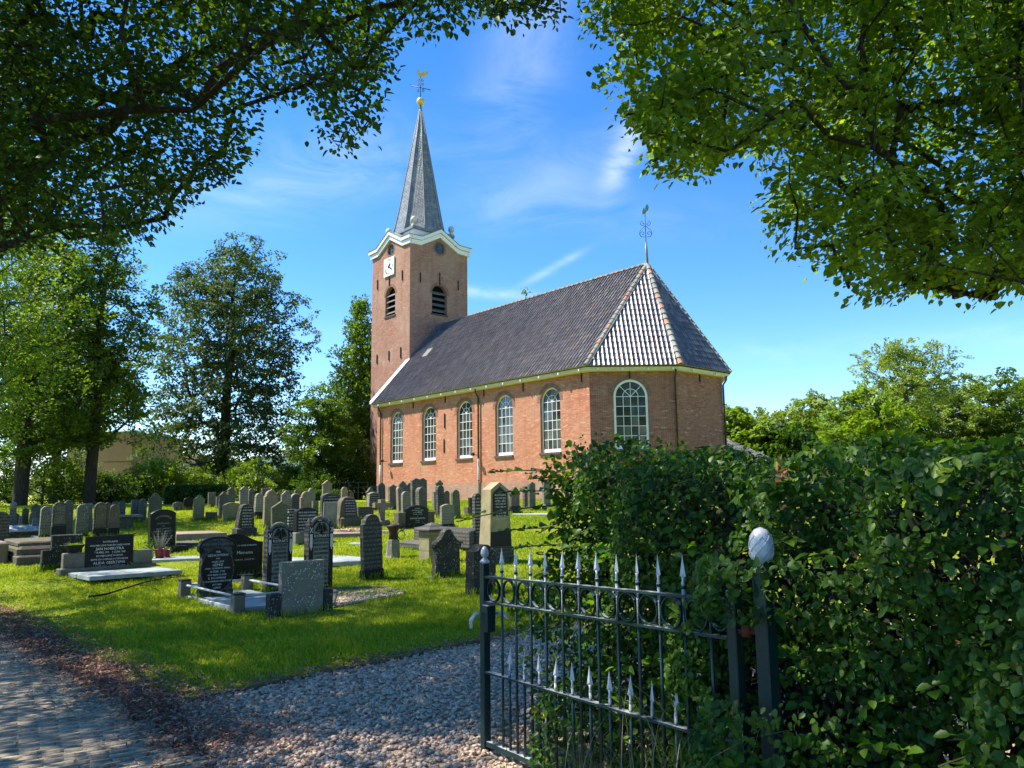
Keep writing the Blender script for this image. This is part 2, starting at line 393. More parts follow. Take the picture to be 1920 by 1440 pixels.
rest = CXY[300:]; n = len(rest); an = baz+rng.normal(0, .015, n); ca, sa = np.cos(an)[:, None], np.sin(an)[:, None]
bx, by = BVm[None, :, 0]+rng.normal(0, .001, (n, 1)), BVm[None, :, 1]
Vv = np.stack([rest[:, :1]+bx*ca-by*sa, rest[:, 1:]+bx*sa+by*ca, BVm[None, :, 2]+.006+rng.uniform(-.002, .002, (n, 1))+bx*rng.normal(0, .006, (n, 1))], -1).reshape(-1, 3)
link('brick_paving', npmesh('brick_paving', Vv, (np.arange(n)[:, None, None]*8+BF[None]).reshape(-1, 4), M['clinker']), road, kind='stuff')
tv = np.arange(-12, 8.2, .25); ev = .40+.10*np.sin(tv*2.7)+.06*np.sin(tv*6.1+1)+.12*np.exp(-((tv-5.0)/1.2)**2)
vp = [RA+RD*a-RN*.25 for a in (tv[0], tv[-1])]+[RA+RD*a+RN*b for a, b in zip(tv[::-1], ev[::-1])]
m = Mat('soil', .95, .05); m.color(m.mix(m.noise(14, 6, .75), (.25, .16, .115), (.15, .095, .07))); m.bump(m.noise(60, 5, .8), .7, .02); M['soil'] = m.m
quad_sheet('soil_verge', [tuple(q) for q in vp], .0015, M['soil'], kind='structure')
# gravel: sheet and loose stones
m = Mat('gravel_bed', .95, .1); m.color(m.mix(m.noise(40, 5, .8), (.60, .45, .31), (.40, .29, .20))); m.bump(m.noise(70), .7, .02); M['gbed'] = m.m
gp = [GA-GD*.0+0, GA+GD*9.2, GA+GD*9.2+np.array([GD[1], -GD[0]])*4.2, np.array([4.2, -1.2]), np.array([.2, 1.0]), RA+RD*9.2-RN*.2]
corner = np.array([-1.75, 4.86])
gp = [tuple(GA-GD*.25), tuple(GA+GD*11), tuple(GA+GD*11+np.array([GD[1], -GD[0]])*4.6), (3.2, 1.0), (1.3, 1.0), (-1.5, 4.4)]
gravel = quad_sheet('gravel_path', gp, .008, M['gbed'], kind='structure')
def inpoly(px, py, poly):
    poly = np.asarray(poly, float); ins = np.zeros(len(px), bool); j = len(poly)-1
    for i in range(len(poly)):
        xi, yi = poly[i]; xj, yj = poly[j]
        if yi != yj:
            ins ^= ((yi > py) != (yj > py)) & (px < (xj-xi)*(py-yi)/(yj-yi)+xi)
        j = i
    return ins
bm = bmesh.new(); bmesh.ops.create_icosphere(bm, subdivisions=1, radius=1)
ICO = np.array([v.co[:] for v in bm.verts]); ICF = np.array([[v.index for v in f.verts] for f in bm.faces]); bm.free()
def stones(name, P, s, mat, z0=0, flat=.6, parent=None, **k):
    n = len(P); A = ICO[None]*(1+rng.uniform(-.28, .28, (n, 12, 1)))
    sx = s[:, None, None]*np.stack([rng.uniform(.75, 1.35, n), rng.uniform(.7, 1.1, n), rng.uniform(.45, .8, n)], -1)[:, None, :]
    A = A*sx; th = rng.uniform(0, 2*PI, n)[:, None]; c_, s_ = np.cos(th), np.sin(th)
    V = np.stack([A[..., 0]*c_-A[..., 1]*s_+P[:, :1], A[..., 0]*s_+A[..., 1]*c_+P[:, 1:2], A[..., 2]+P[:, 2:3]], -1)
    return link(name, npmesh(name, V.reshape(-1, 3), (np.arange(n)[:, None, None]*12+ICF[None]).reshape(-1, 3), mat), parent, kind='stuff', **k)
m = Mat('gravel', .8, .25)
c = m.ramp(m.rnd(), [(0, (.42, .28, .17)), (.3, (.68, .48, .31)), (.6, (.84, .61, .40)), (.85, (.86, .62, .42)), (1, (.95, .78, .58))]); m.color(m.mix(m.noise(90), c, (.28, .25, .24))); M['gravel'] = m.m
n = 120000
P = np.stack([rng.uniform(-3, 7, n), rng.uniform(3.6, 14, n)], -1)
px, py, pz = proj(np.c_[P, np.zeros(n)])
dens = rng.uniform(0, 1, n) < np.clip(1.15-(P[:, 1]-5)*.07, .35, 1)
ok = inpoly(P[:, 0]+rng.normal(0, .05, n), P[:, 1]+rng.normal(0, .05, n), gp) & (px > 200) & (px < 1500) & (py < 1560) & dens
P = P[ok]; print('gravel', len(P))
stones('gravel', np.c_[P, rng.uniform(.008, .026, len(P))], rng.uniform(.009, .021, len(P))*(1+.02*P[:, 1]), M['gravel'], label='loose pink and grey gravel chips covering the path by the gate')
# steel edging between grass and gravel
mb = MB()
for i in range(24):
    a = GA+GD*(i*.45-.2)+np.array([GD[1], -GD[0]])*.02*math.sin(i*1.9); b_ = GA+GD*((i+1)*.45-.2)+np.array([GD[1], -GD[0]])*.02*math.sin((i+1)*1.9)
    h = .035+.012*math.sin(i*2.3); nn = np.array([GD[1], -GD[0]])*.03
    mb.add([(*a, 0), (*b_, 0), (*(b_+nn), 0), (*(a+nn), 0), (*a, h), (*b_, h), (*(b_+nn), h), (*(a+nn), h)], [(0, 1, 5, 4), (4, 5, 6, 7), (2, 3, 7, 6), (1, 2, 6, 5), (3, 0, 4, 7)])
mb.obj('path_edging', simple('edging', (.17, .14, .10), .9, .1, var=.5, scale=10), kind='structure')
# litter of dry leaves, husks along the road
m = Mat('litter', .9, .1); m.color(m.ramp(m.rnd(), [(0, (.15, .075, .055)), (.4, (.27, .135, .10)), (.7, (.36, .20, .14)), (1, (.52, .40, .27))])); M['litter'] = m.m
def scatter_leaves(name, P, L, mat, tilt=.35, **k):
    n = len(P); th = rng.uniform(0, 2*PI, n); d = np.stack([np.cos(th), np.sin(th), rng.normal(0, tilt, n)], -1); s = np.stack([-np.sin(th), np.cos(th), rng.normal(0, tilt, n)], -1)
    W = L*rng.uniform(.18, .5, n)
    V = np.stack([P-d*L[:, None]/2, P+s*W[:, None]/2+[0, 0, .004], P+d*L[:, None]/2, P-s*W[:, None]/2+[0, 0, .004]], 1).reshape(-1, 3)
    i = np.arange(n)[:, None]*4
    F = np.concatenate([i+[[0, 1, 2]], i+[[0, 2, 3]]])
    return link(name, npmesh(name, V, F, mat), kind='stuff', **k)
n = 18000
t = rng.uniform(-4, 6.3, n); off = rng.normal(.0, .22, n)+.18+.3*np.exp(-((t-4.4)/1.4)**2)*rng.uniform(-.8, 1.2, n)
P2 = RA+RD*t[:, None]+RN*off[:, None]
extra = 5500; P3 = np.stack([rng.uniform(-8, -1.2, extra), rng.uniform(3.5, 10, extra)], -1)
P4 = np.array([-1.85, 5.0])+rng.normal(0, 1, (900, 2))@np.array([[.32, .05], [.05, .42]])
P5 = GA+GD*rng.uniform(-.5, 4.5, 2600)[:, None]+np.array([-GD[1], GD[0]])*rng.normal(.05, .12, 2600)[:, None]
P6 = np.stack([rng.uniform(-2, 1, 500), rng.uniform(4.2, 9, 500)], -1)
PP = np.r_[P2, P3[::6], P4, P5, P6]
scatter_leaves('leaf_litter', np.c_[PP, .030+rng.uniform(0, .018, len(PP))], rng.uniform(.015, .05, len(PP)), M['litter'], label='reddish brown dry leaf litter and husks along the road edge')

# grass blades
def blades(name, P, h, mat, lean=.35, wd=.006, **k):
    n = len(P); th = rng.uniform(0, 2*PI, n); w_ = wd*rng.uniform(.6, 1.3, n)*(1+.05*P[:, 1])
    s = np.stack([np.cos(th), np.sin(th), np.zeros(n)], -1)*w_[:, None]
    ln = np.stack([rng.normal(0, lean, n), rng.normal(0, lean, n), np.zeros(n)], -1)
    V = np.stack([P-s, P+s, P+(ln*.35+[0, 0, .62])*h[:, None]+s*.7, P+(ln*.9+[0, 0, 1])*h[:, None]], 1).reshape(-1, 3)
    i = np.arange(n)[:, None]*4
    F = np.concatenate([i+[[0, 1, 2]], i+[[0, 2, 3]]])
    return link(name, npmesh(name, V, F, mat), kind='stuff', **k)
def offgrass(P):
    """True where grass grows"""
    d = (P-RA)@RN; e = (P-GA)@np.array([-GD[1], GD[0]])
    q = np.sin(P[:, 0]*3.1+P[:, 1]*2.3)*.5+np.sin(P[:, 0]*7.7-P[:, 1]*5.1)*.3
    return (d > .40+.14*q+rng.normal(0, .05, len(P))) & (e > .07+.03*q)
M['grass'] = leafmat('grass', [(0, (.17, .25, .018)), (.5, (.29, .38, .024)), (.85, (.38, .43, .034)), (1, (.50, .44, .15))], .42, .6, (1.6, 1.5, .35), spec=.15, patch=(.7, (.20, .29, .022)))
n = 1900000
yy = 4.8+30*rng.uniform(0, 1, n)**1.55; xx = rng.uniform(-1, 1, n)*(yy*.70+1)
P = np.stack([xx, yy], -1); P = P[offgrass(P)]
pn = np.sin(P[:, 0]*1.1+np.sin(P[:, 1]*.8)*2)*np.sin(P[:, 1]*1.4+P[:, 0]*.3)
d = (P-RA)@RN; e = (P-GA)@np.array([-GD[1], GD[0]])
keepp = rng.uniform(0, 1, len(P)) < np.clip(np.minimum(d-.25, e)*1.3, .08, 1)*(.75+.25*pn)
P = P[keepp][:520000]; print('blades', len(P))
h = rng.uniform(.02, .055, len(P))*(1+.3*np.sin(P[:, 0]*2.1)*np.sin(P[:, 1]*1.7))*np.clip(.55+.5*np.minimum((P-RA)@RN, (P-GA)@np.array([-GD[1], GD[0]])), .5, 1.15)
blades('grass', np.c_[P, T(P[:, 0], P[:, 1])], h, M['grass'], wd=.0042, label='uneven green lawn grass growing over the churchyard')

# ================================================================== CHURCH
K0 = np.array([3.4495, 34., 0.])
CHR = R(131.1-180)
church = empty('church', K0, CHR, label='red brick village church with black tiled roof and slate spire', cat='church')
TH = (math.cos(CHR), math.sin(CHR)); TV = (-math.sin(CHR), math.cos(CHR))
def C2W(x, y, z=0): return np.array([K0[0]+TH[0]*x+TV[0]*y, K0[1]+TH[1]*x+TV[1]*y, z])
GZ = 1.0      # walls start below the turf
EZ = 6.95
K = [(0, 0), (2.51, 2.98), (2.51, 6.55), (0, 9.5)]
def arch(xc, w_, z0, z1, n=14):
    """opening outline: straight jambs and a round head"""
    r = w_/2; zs = z1-r
    return [(xc-r, z0), (xc+r, z0)]+[(xc+r*math.cos(PI*k/n), zs+r*math.sin(PI*k/n)) for k in range(n+1)]
def circle(xc, zc, r, n=20): return [(xc+r*math.cos(2*PI*k/n), zc+r*math.sin(2*PI*k/n)) for k in range(n)]
def wall_mesh(outer, holes, depth=.2):
    """planar wall in x,z at y=0 with openings; reveals run to y=depth"""
    bm = bmesh.new(); uvl = bm.loops.layers.uv.new('UVMap'); loops = []
    for L in [outer]+holes:
        vs = [bm.verts.new((x, 0, z)) for x, z in L]; es = [bm.edges.new((vs[i], vs[(i+1) % len(vs)])) for i in range(len(vs))]; loops.append((vs, es))
    bmesh.ops.triangle_fill(bm, use_beauty=True, use_dissolve=False, edges=[e for _, es in loops for e in es], normal=(0, -1, 0))
    for f in bm.faces:
        if f.normal.y > 0: f.normal_flip()
        for l in f.loops: l[uvl].uv = (l.vert.co.x, l.vert.co.z)
    for vs, _ in loops[1:]:
        back = [bm.verts.new((v.co.x, depth, v.co.z)) for v in vs]; n = len(vs); acc_ = 0
        for i in range(n):
            j = (i+1) % n; f = bm.faces.new((vs[i], vs[j], back[j], back[i])); 
            ln = (vs[i].co-vs[j].co).length
            for l, uv in zip(f.loops, ((0, acc_), (0, acc_+ln), (depth, acc_+ln), (depth, acc_))): l[uvl].uv = uv
            acc_ += ln
    me = bpy.data.meshes.new('wall'); bm.to_mesh(me); bm.free(); return me
def place(a, b):
    """loc, rot for a wall running from a to b (church x,y), outside on the right-hand side... -y local"""
    return (a[0], a[1], 0), (0, 0, math.atan2(b[1]-a[1], b[0]-a[0])), math.hypot(b[0]-a[0], b[1]-a[1])
def wall(name, a, b, outer, holes, mat, parent, depth=.2):
    me = wall_mesh(outer, holes, depth); me.materials.append(mat); loc, rot, _ = place(a, b)
    return link(name, me, parent, loc, rot)
walls = {}
wl = 18.0
win_s = [15.8, 12.45, 9.15, 5.9, 2.55]
WN = (-18, 0)
holes = [arch(wl-s_, 1.36, 3.43, 6.49) for s_ in win_s]
wall('nave_wall', (-wl, 0), (0, 0), [(0, 2.1), (wl, 2.1), (wl, EZ), (0, EZ)], holes, M['brick_nave'], church)
wall('plinth', (-wl, -.03), (0.013, -.03), [(0, GZ), (wl+.013, GZ), (wl+.013, 2.1), (0, 2.1)], [], M['brick_plinth'], church)
MB().box(-wl, .01, -.03, -.001, 2.095, 2.1).obj('plinth_ledge', M['brick_plinth'], church)
apseL = math.hypot(2.51, 2.98)
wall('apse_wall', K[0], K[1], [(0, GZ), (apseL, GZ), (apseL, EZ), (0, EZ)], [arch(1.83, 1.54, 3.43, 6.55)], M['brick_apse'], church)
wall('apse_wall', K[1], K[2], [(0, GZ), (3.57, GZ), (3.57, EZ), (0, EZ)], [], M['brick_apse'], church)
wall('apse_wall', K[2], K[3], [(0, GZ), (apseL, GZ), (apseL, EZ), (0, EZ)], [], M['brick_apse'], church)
wall('nave_wall', (0, 9.5), (-wl, 9.5), [(0, GZ), (wl, GZ), (wl, EZ), (0, EZ)], [], M['brick_nave'], church)
# west gable either side of the tower
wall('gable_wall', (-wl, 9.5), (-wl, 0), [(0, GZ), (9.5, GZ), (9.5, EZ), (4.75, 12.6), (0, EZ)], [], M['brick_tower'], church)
# iron wall anchors
def anchors(L, parent=church):
    for (x, y, z0, z1, rz) in L:
        MB().rbox(-.025, .025, -.06, -.004, z0, z1, .006).obj('wall_anchor', M['iron'], parent, (x, y, 0), (0, 0, rz))
anchors([(-s_, 0, z0, z1, 0) for s_, z0, z1 in ((.45, 6.5, 6.93), (4.4, 6.5, 6.93), (7.45, 6.55, 6.93), (10.85, 6.55, 6.93), (14.0, 6.55, 6.93), (10.9, 5.15, 5.95), (10.95, 3.8, 4.55))])
pa = math.atan2(2.98, 2.51)
anchors([(1.17, 1.39, 6.6, 6.93, pa), (2.51, 4.75, 6.55, 6.93, PI/2)])
# arch rings in header bricks
def arch_ring(loc, rz, xc, w_, z1, t=.2, proud=.006, full=False, zc=None):
    r = w_/2; zs = (z1-r) if zc is None else zc; n = 28; mb = MB(); a1 = 2*PI if full else PI
    for k in range(n):
        t0, t1 = a1*k/n, a1*(k+1)/n
        V = [(xc+rr*math.cos(t_), -proud, zs+rr*math.sin(t_)) for t_ in (t0, t1) for rr in (r+.004, r+t)]
        V += [(xc+(r+t)*math.cos(t_), 0, zs+(r+t)*math.sin(t_)) for t_ in (t0, t1)]
        mb.add(V, [(0, 1, 3, 2), (1, 4, 5, 3)], uv=[[(0, t0*r), (t, t0*r), (t, t1*r), (0, t1*r)]]*2)
    return mb.obj('brick_arch', M['brick_arch'], church, loc, (0, 0, rz))
for s_ in win_s: arch_ring((0, 0, 0), 0, -s_, 1.36, 6.49)
arch_ring((0, 0, 0), pa, 1.83, 1.54, 6.55)
# windows ---------------------------------------------------------------
def make_window(w_, z0, z1, loc, rz, parent, fw=.075, yin=.12, rows=5, sillmat=None):
    H = z1; r = w_/2; zs = z1-r; fr = MB(); n = 14
    # frame: ring between outer opening and inner edge
    outp = arch(0, w_-.012, z0, z1-.006); inn = arch(0, w_-.012-2*fw, z0+.16, z1-.006-fw)
    P = [(x, yin, z) for x, z in outp]+[(x, yin, z) for x, z in inn]+[(x, yin+.06, z) for x, z in inn]
    m_ = len(outp); F_ = [(i, (i+1) % m_, m_+(i+1) % m_, m_+i) for i in range(m_)]+[(m_+i, m_+(i+1) % m_, 2*m_+(i+1) % m_, 2*m_+i) for i in range(m_)]
    fr.add(P, F_)
    f = fr.obj('window', M['white'], parent, loc, (0, 0, rz))
    wi = w_/2-fw-.006; zi0, zi1 = z0+.16, zs
    bars = MB(); g = .013; yb = yin+.012
    cols = [wi*(-1+2*k/4) for k in range(5)]; rws = [zi0+(zi1-zi0)*k/rows for k in range(rows+1)]
    for x in cols[1:-1]: bars.box(x-g, x+g, yb, yb+.03, zi0, zi1)
    for z in rws[1:]: bars.box(-wi, wi, yb-.002, yb+.028, z-g, z+g)
    Rr = r-fw-.006; r1 = Rr*.52
    for a in (45, 90, 135):
        a = R(a); dx, dz = math.cos(a), math.sin(a); px_, pz_ = -dz*g, dx*g
        bars.prism([(px_, zs+pz_), (-px_, zs-pz_), (dx*Rr-px_, zs+dz*Rr-pz_), (dx*Rr+px_, zs+dz*Rr+pz_)], yb+.002, yb+.026)
    for k in range(10):
        t0, t1 = PI*k/10, PI*(k+1)/10
        bars.prism([(rr*math.cos(t_), zs+rr*math.sin(t_)) for t_, rr in ((t0, r1+g), (t1, r1+g), (t1, r1-g), (t0, r1-g))][::-1], yb-.001, yb+.03)
    bars.obj('muntin', M['white'], f)
    yg = yb+.015
    pw = cols[1]-cols[0]; ph = rws[1]-rws[0]
    key = ('pane', round(pw, 3), round(ph, 3))
    if key not in PANES: PANES[key] = MB().box(-pw/2, pw/2, -.004, .004, -ph/2, ph/2).mesh('pane', M['glass'])
    for i in range(4):
        for j in range(rows):
            link('pane', PANES[key], f, ((cols[i]+cols[i+1])/2, yg, (rws[j]+rws[j+1])/2), (random.gauss(0, .012), 0, random.gauss(0, .012)))
    for k in range(4):
        for ra, rb in ((0.0, r1), (r1, Rr)):
            t0, t1 = PI*k/4, PI*(k+1)/4; ts = [t0+(t1-t0)*q/4 for q in range(5)]
            pts = [(rb*math.cos(t_), rb*math.sin(t_)) for t_ in ts]+([(ra*math.cos(t_), ra*math.sin(t_)) for t_ in reversed(ts)] if ra else [(0, 0)])
            key = ('fan', round(Rr, 3), k, ra > 0)
            if key not in PANES: PANES[key] = MB().prism(pts[::-1], -.004, .004).mesh('pane', M['glass'])
            link('pane', PANES[key], f, (0, yg, zs), (random.gauss(0, .012), 0, random.gauss(0, .012)))
    MB().rbox(-w_/2-.06, w_/2+.02, -.07, .15, z0-.11, z0-.002, .01).obj('sill', sillmat or M['sillstone'], f)
    MB().box(-w_/2, w_/2, yin+.3, yin+.32, z0, z1).obj('dark_inside', M['dark'], f)  # near-black sheet standing in for the unlit church interior
    return f
PANES = {}
M['sillstone'] = simple('sill_stone', (.10, .095, .09), .8, .2, var=.4)
for s_ in win_s:
    f = make_window(1.36, 3.43, 6.49, (-s_, 0, 0), 0, church)
make_window(1.54, 3.43, 6.55, (math.cos(pa)*1.83, math.sin(pa)*1.83, 0), pa, church, fw=.10, yin=.03)
# eaves: box gutter with little bracket ends --------------------------------
G = .32
def offs(pts, d):
    out_ = []
    for i, p in enumerate(pts):
        a = np.array(pts[max(i-1, 0)]); b = np.array(pts[min(i+1, len(pts)-1)]); p = np.array(p)
        n1 = None
        if i > 0: v = p-a; v /= np.linalg.norm(v); n1 = np.array([v[1], -v[0]])
        if i < len(pts)-1:
            v = b-p; v /= np.linalg.norm(v); n2 = np.array([v[1], -v[0]])
            n1 = n2 if n1 is None else (n1+n2)/(1+n1@n2)
        out_.append(p+n1*d)
    return out_
EL = [(-wl-.1, 0)]+K+[(-wl-.1, 9.5)]
def strip(prof, name, mat, parent, pts=EL):
    """sweep a profile (outward, z) along the eaves line"""
    rings = [[(*q, z) for q in offs(pts, d)] for d, z in prof]; mb = MB(); n = len(pts)
    V = [v for r_ in rings for v in r_]; k = len(prof)
    F_ = [(i*n+j, i*n+j+1, ((i+1) % k)*n+j+1, ((i+1) % k)*n+j) for i in range(k) for j in range(n-1)]
    F_ += [tuple(i*n for i in range(k))[::-1], tuple(i*n+n-1 for i in range(k))]
    return mb.add(V, F_).obj(name, mat, parent)
gut = strip([(-.02, 6.90), (.24, 6.90), (.31, 6.98), (.34, 7.13), (.37, 7.15), (.37, 7.18), (-.02, 7.18)], 'gutter', M['cream'], church)
def knob(x, y, rz): MB().rbox(-.04, .04, -.40, -.2, 6.93, 7.02, .012).obj('gutter_bracket', M['white'], gut, (x, y, 0), (0, 0, rz))
for i in range(14): knob(-17.3+i*1.31, 0, 0)
for t_ in (.35, 1.45, 2.6, 3.7): knob(math.cos(pa)*t_, math.sin(pa)*t_, pa)
for t_ in (.8, 2.6): knob(2.51, 2.98+t_, PI/2)
# downpipes
def pipe(x, y, rz, z1=6.9, split=3.4, off=.09):
    dp = MB().tube([(0, -.28, z1+.05), (0, -.28, z1-.12), (0, -off, z1-.35), (0, -off, split)], .045, 10).obj('downpipe', M['pipe'], church, (x, y, 0), (0, 0, rz))
    MB().tube([(0, -off, split), (0, -off, 1.1)], .052, 10).obj('lower_pipe', M['zinc'], dp)
    for z in (5.6, 4.2, 3.35, 2.2): MB().lathe([(.062, 0), (.062, .05)], (0, -off, z), 10).obj('pipe_clip', M['pipe'], dp)
pipe(-7.85, 0, 0); pipe(-17.45, 0, 0); pipe(2.47, 2.93, pa, split=1.3); pipe(2.51, 6.5, PI/2, split=1.3)
# floodlights on the wall
for x in (-16.75, -7.95):
    fl = MB().rbox(-.10, .10, -.42, -.28, 3.95, 4.1, .015).tube([(0, 0, 3.98), (0, -.3, 4.02)], .02, 6).obj('floodlight', M['iron'], church, (x, -.05, -.45))
# ---------------------------------------------------------------- roof
AP = np.array([-.3, 4.75, 12.82]); RW = np.array([-wl, 4.75, 12.80])
e2 = offs(EL, .37); ez = 7.12
E3 = [np.array([*p, ez]) for p in e2]   # west, K0..K3, west north
roof = MB()
v = [E3[0], E3[1], E3[2], E3[3], E3[4], E3[5], AP, RW]
roof.add([tuple(p-np.array([0, 0, .05])) for p in v], [(0, 1, 6, 7), (1, 2, 6), (2, 3, 6), (3, 4, 6), (4, 5, 7, 6)])
roof = roof.obj('roof', M['dark'], church)
TW, TL = .212, .352
# one pantile: S-curve across, stepped lip at the lower edge
us = np.array([0, .15, .36, .55, .68, .79, .88, .95, 1.0]); uh = np.array([.0, -.004, .0, .010, .027, .045, .056, .054, .004])
def tile_mesh():
    V = []; 
    for y_, dz in ((0, .028), (TL+.03, .0)):
        for u, h_u in zip(us, uh): V.append(((u-.5)*(TW+.012), y_, h_u+dz))
    n = len(us); F_ = [(i, i+1, n+i+1, n+i) for i in range(n-2)]
    V += [(x, y+.002, z) for x, y, z in V[:n]]+[(x, y+.004, z-.026) for x, y, z in V[:n]]
    F2 = [(2*n+i+1, 2*n+i, 3*n+i, 3*n+i+1) for i in range(n-1)]
    k = len(V); V += [V[n-2], V[n-1], V[2*n-1], V[2*n-2]]; F2.append((k, k+1, k+2, k+3))
    return np.array(V), F_, F2
TVv, TF1, TF2 = tile_mesh()
tm = MB(); tm.add(TVv, TF1, True); tm.add(TVv, TF2, False); tile_me = tm.mesh('roof_tile', M['pantile'])
def facet(e0, e1, poly):
    """tile positions on the plane through e0,e1 and poly; returns 4x4 matrices"""
    e0, e1 = np.array(e0), np.array(e1); U = e1-e0; L = np.linalg.norm(U); U /= L
    nrm = np.cross(U, poly[2]-e0); nrm /= np.linalg.norm(nrm); 
    if nrm[2] < 0: nrm = -nrm
    Vd = np.cross(nrm, U)
    P2 = [((p-e0)@U, (p-e0)@Vd) for p in poly]; mxv = max(p[1] for p in P2); mnu = min(p[0] for p in P2); mxu = max(p[0] for p in P2)
    out_ = []; rows = int(mxv/TL)+1; cols = int((mxu-mnu)/TW)+2
    cx = []; 
    for j in range(rows):
        for i in range(cols): cx.append((mnu+(i+.5)*TW, (j)*TL, j, i))
    cx = np.array(cx); ins = inpoly(cx[:, 0], cx[:, 1]+TL*.35, P2) 
    for (u, v_, j, i) in cx[ins]:
        o_ = e0+U*u+Vd*(v_-.02)+nrm*(.03+random.gauss(0, .0015)); a = random.gauss(0, .012)
        Mx = Matrix(((U[0], Vd[0], nrm[0], o_[0]), (U[1], Vd[1], nrm[1], o_[1]), (U[2], Vd[2], nrm[2], o_[2]), (0, 0, 0, 1)))
        out_.append(Mx @ Matrix.Rotation(a, 4, 'Z') @ Matrix.Rotation(random.gauss(0, .010), 4, 'X') @ Matrix.Rotation(random.gauss(0, .012), 4, 'Y'))
    return out_
f2 = facet(E3[1], E3[2], [E3[1], E3[2], AP]); f3 = facet(E3[2], E3[3], [E3[2], E3[3], AP])
f4 = facet(E3[3], E3[4], [E3[3], E3[4], AP])
nv = facet(E3[0], E3[1], [E3[0], E3[1], AP, RW])
near = f2+f3[:max(0, 298-len(f2))]; far_ = nv+f3[max(0, 298-len(f2)):]+f4
copies(tile_me, 'roof_tile', roof, near)
def merge_tiles(mats, name):
    A = np.array([np.array(m_) for m_ in mats]); H = np.c_[TVv, np.ones(len(TVv))]
    V = np.einsum('nij,kj->nki', A, H)[..., :3].reshape(-1, 3); k = len(TVv)
    F_ = np.array(TF1+TF2); me = npmesh(name, V, (np.arange(len(A))[:, None, None]*k+F_[None]).reshape(-1, 4), M['pantile'])
    sm = np.tile(np.array([True]*len(TF1)+[False]*len(TF2)), len(A)); me.polygons.foreach_set('use_smooth', sm)
    return link(name, me, roof, kind='stuff')
merge_tiles(far_, 'roof_tiling')
print('tiles', len(f2), len(f3), len(nv))
# ridge and hip tiles
def ridge_tile_mesh(r=.125, l=.40):
    mb = MB(); V = []; n = 7
    for y, rr in ((0, r*1.08), (.04, r*1.08), (.045, r), (l, r*.9)):
        for k in range(n): a = PI*k/(n-1); V.append((rr*math.cos(a), y, rr*math.sin(a)*.95))
    mb.add(V, [(j*n+k+1, j*n+k, (j+1)*n+k, (j+1)*n+k+1) for j in range(3) for k in range(n-1)], True)
    mb.add([(r*1.08*math.cos(PI*k/6), 0, r*1.08*math.sin(PI*k/6)*.95) for k in range(7)], [tuple(range(7))])
    return mb.mesh('ridge_tile', M['ridge'])
rtm = ridge_tile_mesh()
def along(a, b, up, step=.355):
    a, b = Vector(a), Vector(b); d = (b-a); L = d.length; d.normalize(); n = int(L/step)
    for i in range(n):
        up_ = Vector(up); z = (up_-d*up_.dot(d)).normalized(); x = d.cross(z)
        p = a+d*(i*step)+z*.03
        Mx = Matrix(((x.x, d.x, z.x, p.x), (x.y, d.y, z.y, p.y), (x.z, d.z, z.z, p.z), (0, 0, 0, 1)))@Matrix.Rotation(random.gauss(0, .02), 4, 'Z')@Matrix.Rotation(R(-2.5)+random.gauss(0, .01), 4, 'X')
        o_ = link('ridge_tile', rtm, roof); o_.matrix_basis = Mx
for k in (1, 2, 3): along(E3[k], AP, (0, 0, 1))
along(RW, AP, (0, 0, 1), .36)
# white flashing strips beside the hips
for k in (1, 2, 3):
    mb = MB(); a, b = Vector(E3[k]), Vector(AP); d = (b-a).normalized(); sd = d.cross(Vector((0, 0, 1))).normalized()
    for s_ in ((1, -1) if k > 1 else (1,)):
        mb.tube([a+sd*.15*s_+Vector((0, 0, .045)), b+sd*.12*s_+Vector((0, 0, .03))], .02, 5)
    mb.obj('flashing', M['zinc'], roof)
# verge board at the west gable and lead flashing against the tower
for y0, s_ in ((-.37, 1), (9.87, -1)):
    n_ = np.array([0, 12.8-7.12, -(4.75+.37)*s_]); 
    P_ = [(-wl-.34, y0, 7.30), (-wl+.10, y0, 7.30), (-wl+.10, 4.75-2.45*s_, 10.25), (-wl-.34, 4.75-2.45*s_, 10.25)]
    mb = MB(); mb.add([p_ for p_ in P_]+[(p_[0], p_[1], p_[2]-.16) for p_ in P_], [(0, 1, 2, 3), (4, 7, 6, 5), (0, 4, 5, 1), (1, 5, 6, 2), (2, 6, 7, 3), (3, 7, 4, 0)])
    mb.obj('verge_board', M['white'], roof)
mb = MB(); mb.add([(-wl+.02, 2.35, 10.18), (-wl+.02, 4.7, 12.84), (-wl+.02, 4.7, 13.02), (-wl+.02, 2.35, 10.40), (-wl+.14, 2.35, 10.18), (-wl+.14, 4.7, 12.86), ], [(0, 1, 2, 3), (0, 4, 5, 1)]); mb.obj('lead_flashing', M['lead'], roof)
# skylight near the tower
def onroof(s_, f): return np.array([-s_, -.37+(5.12)*f, 7.12+(12.8-7.12)*f])
sk = [onroof(16.45, .52), onroof(15.9, .52), onroof(15.9, .62), onroof(16.45, .62)]
mb = MB(); nn_ = np.array([0, -.743, .669])*.12; mb.add([tuple(p_+nn_) for p_ in sk]+[tuple(p_) for p_ in sk], [(0, 1, 2, 3), (0, 4, 5, 1), (1, 5, 6, 2), (2, 6, 7, 3), (3, 7, 4, 0)])
mb.obj('skylight', simple('skylight', (.22, .22, .21), .3, .5), roof)
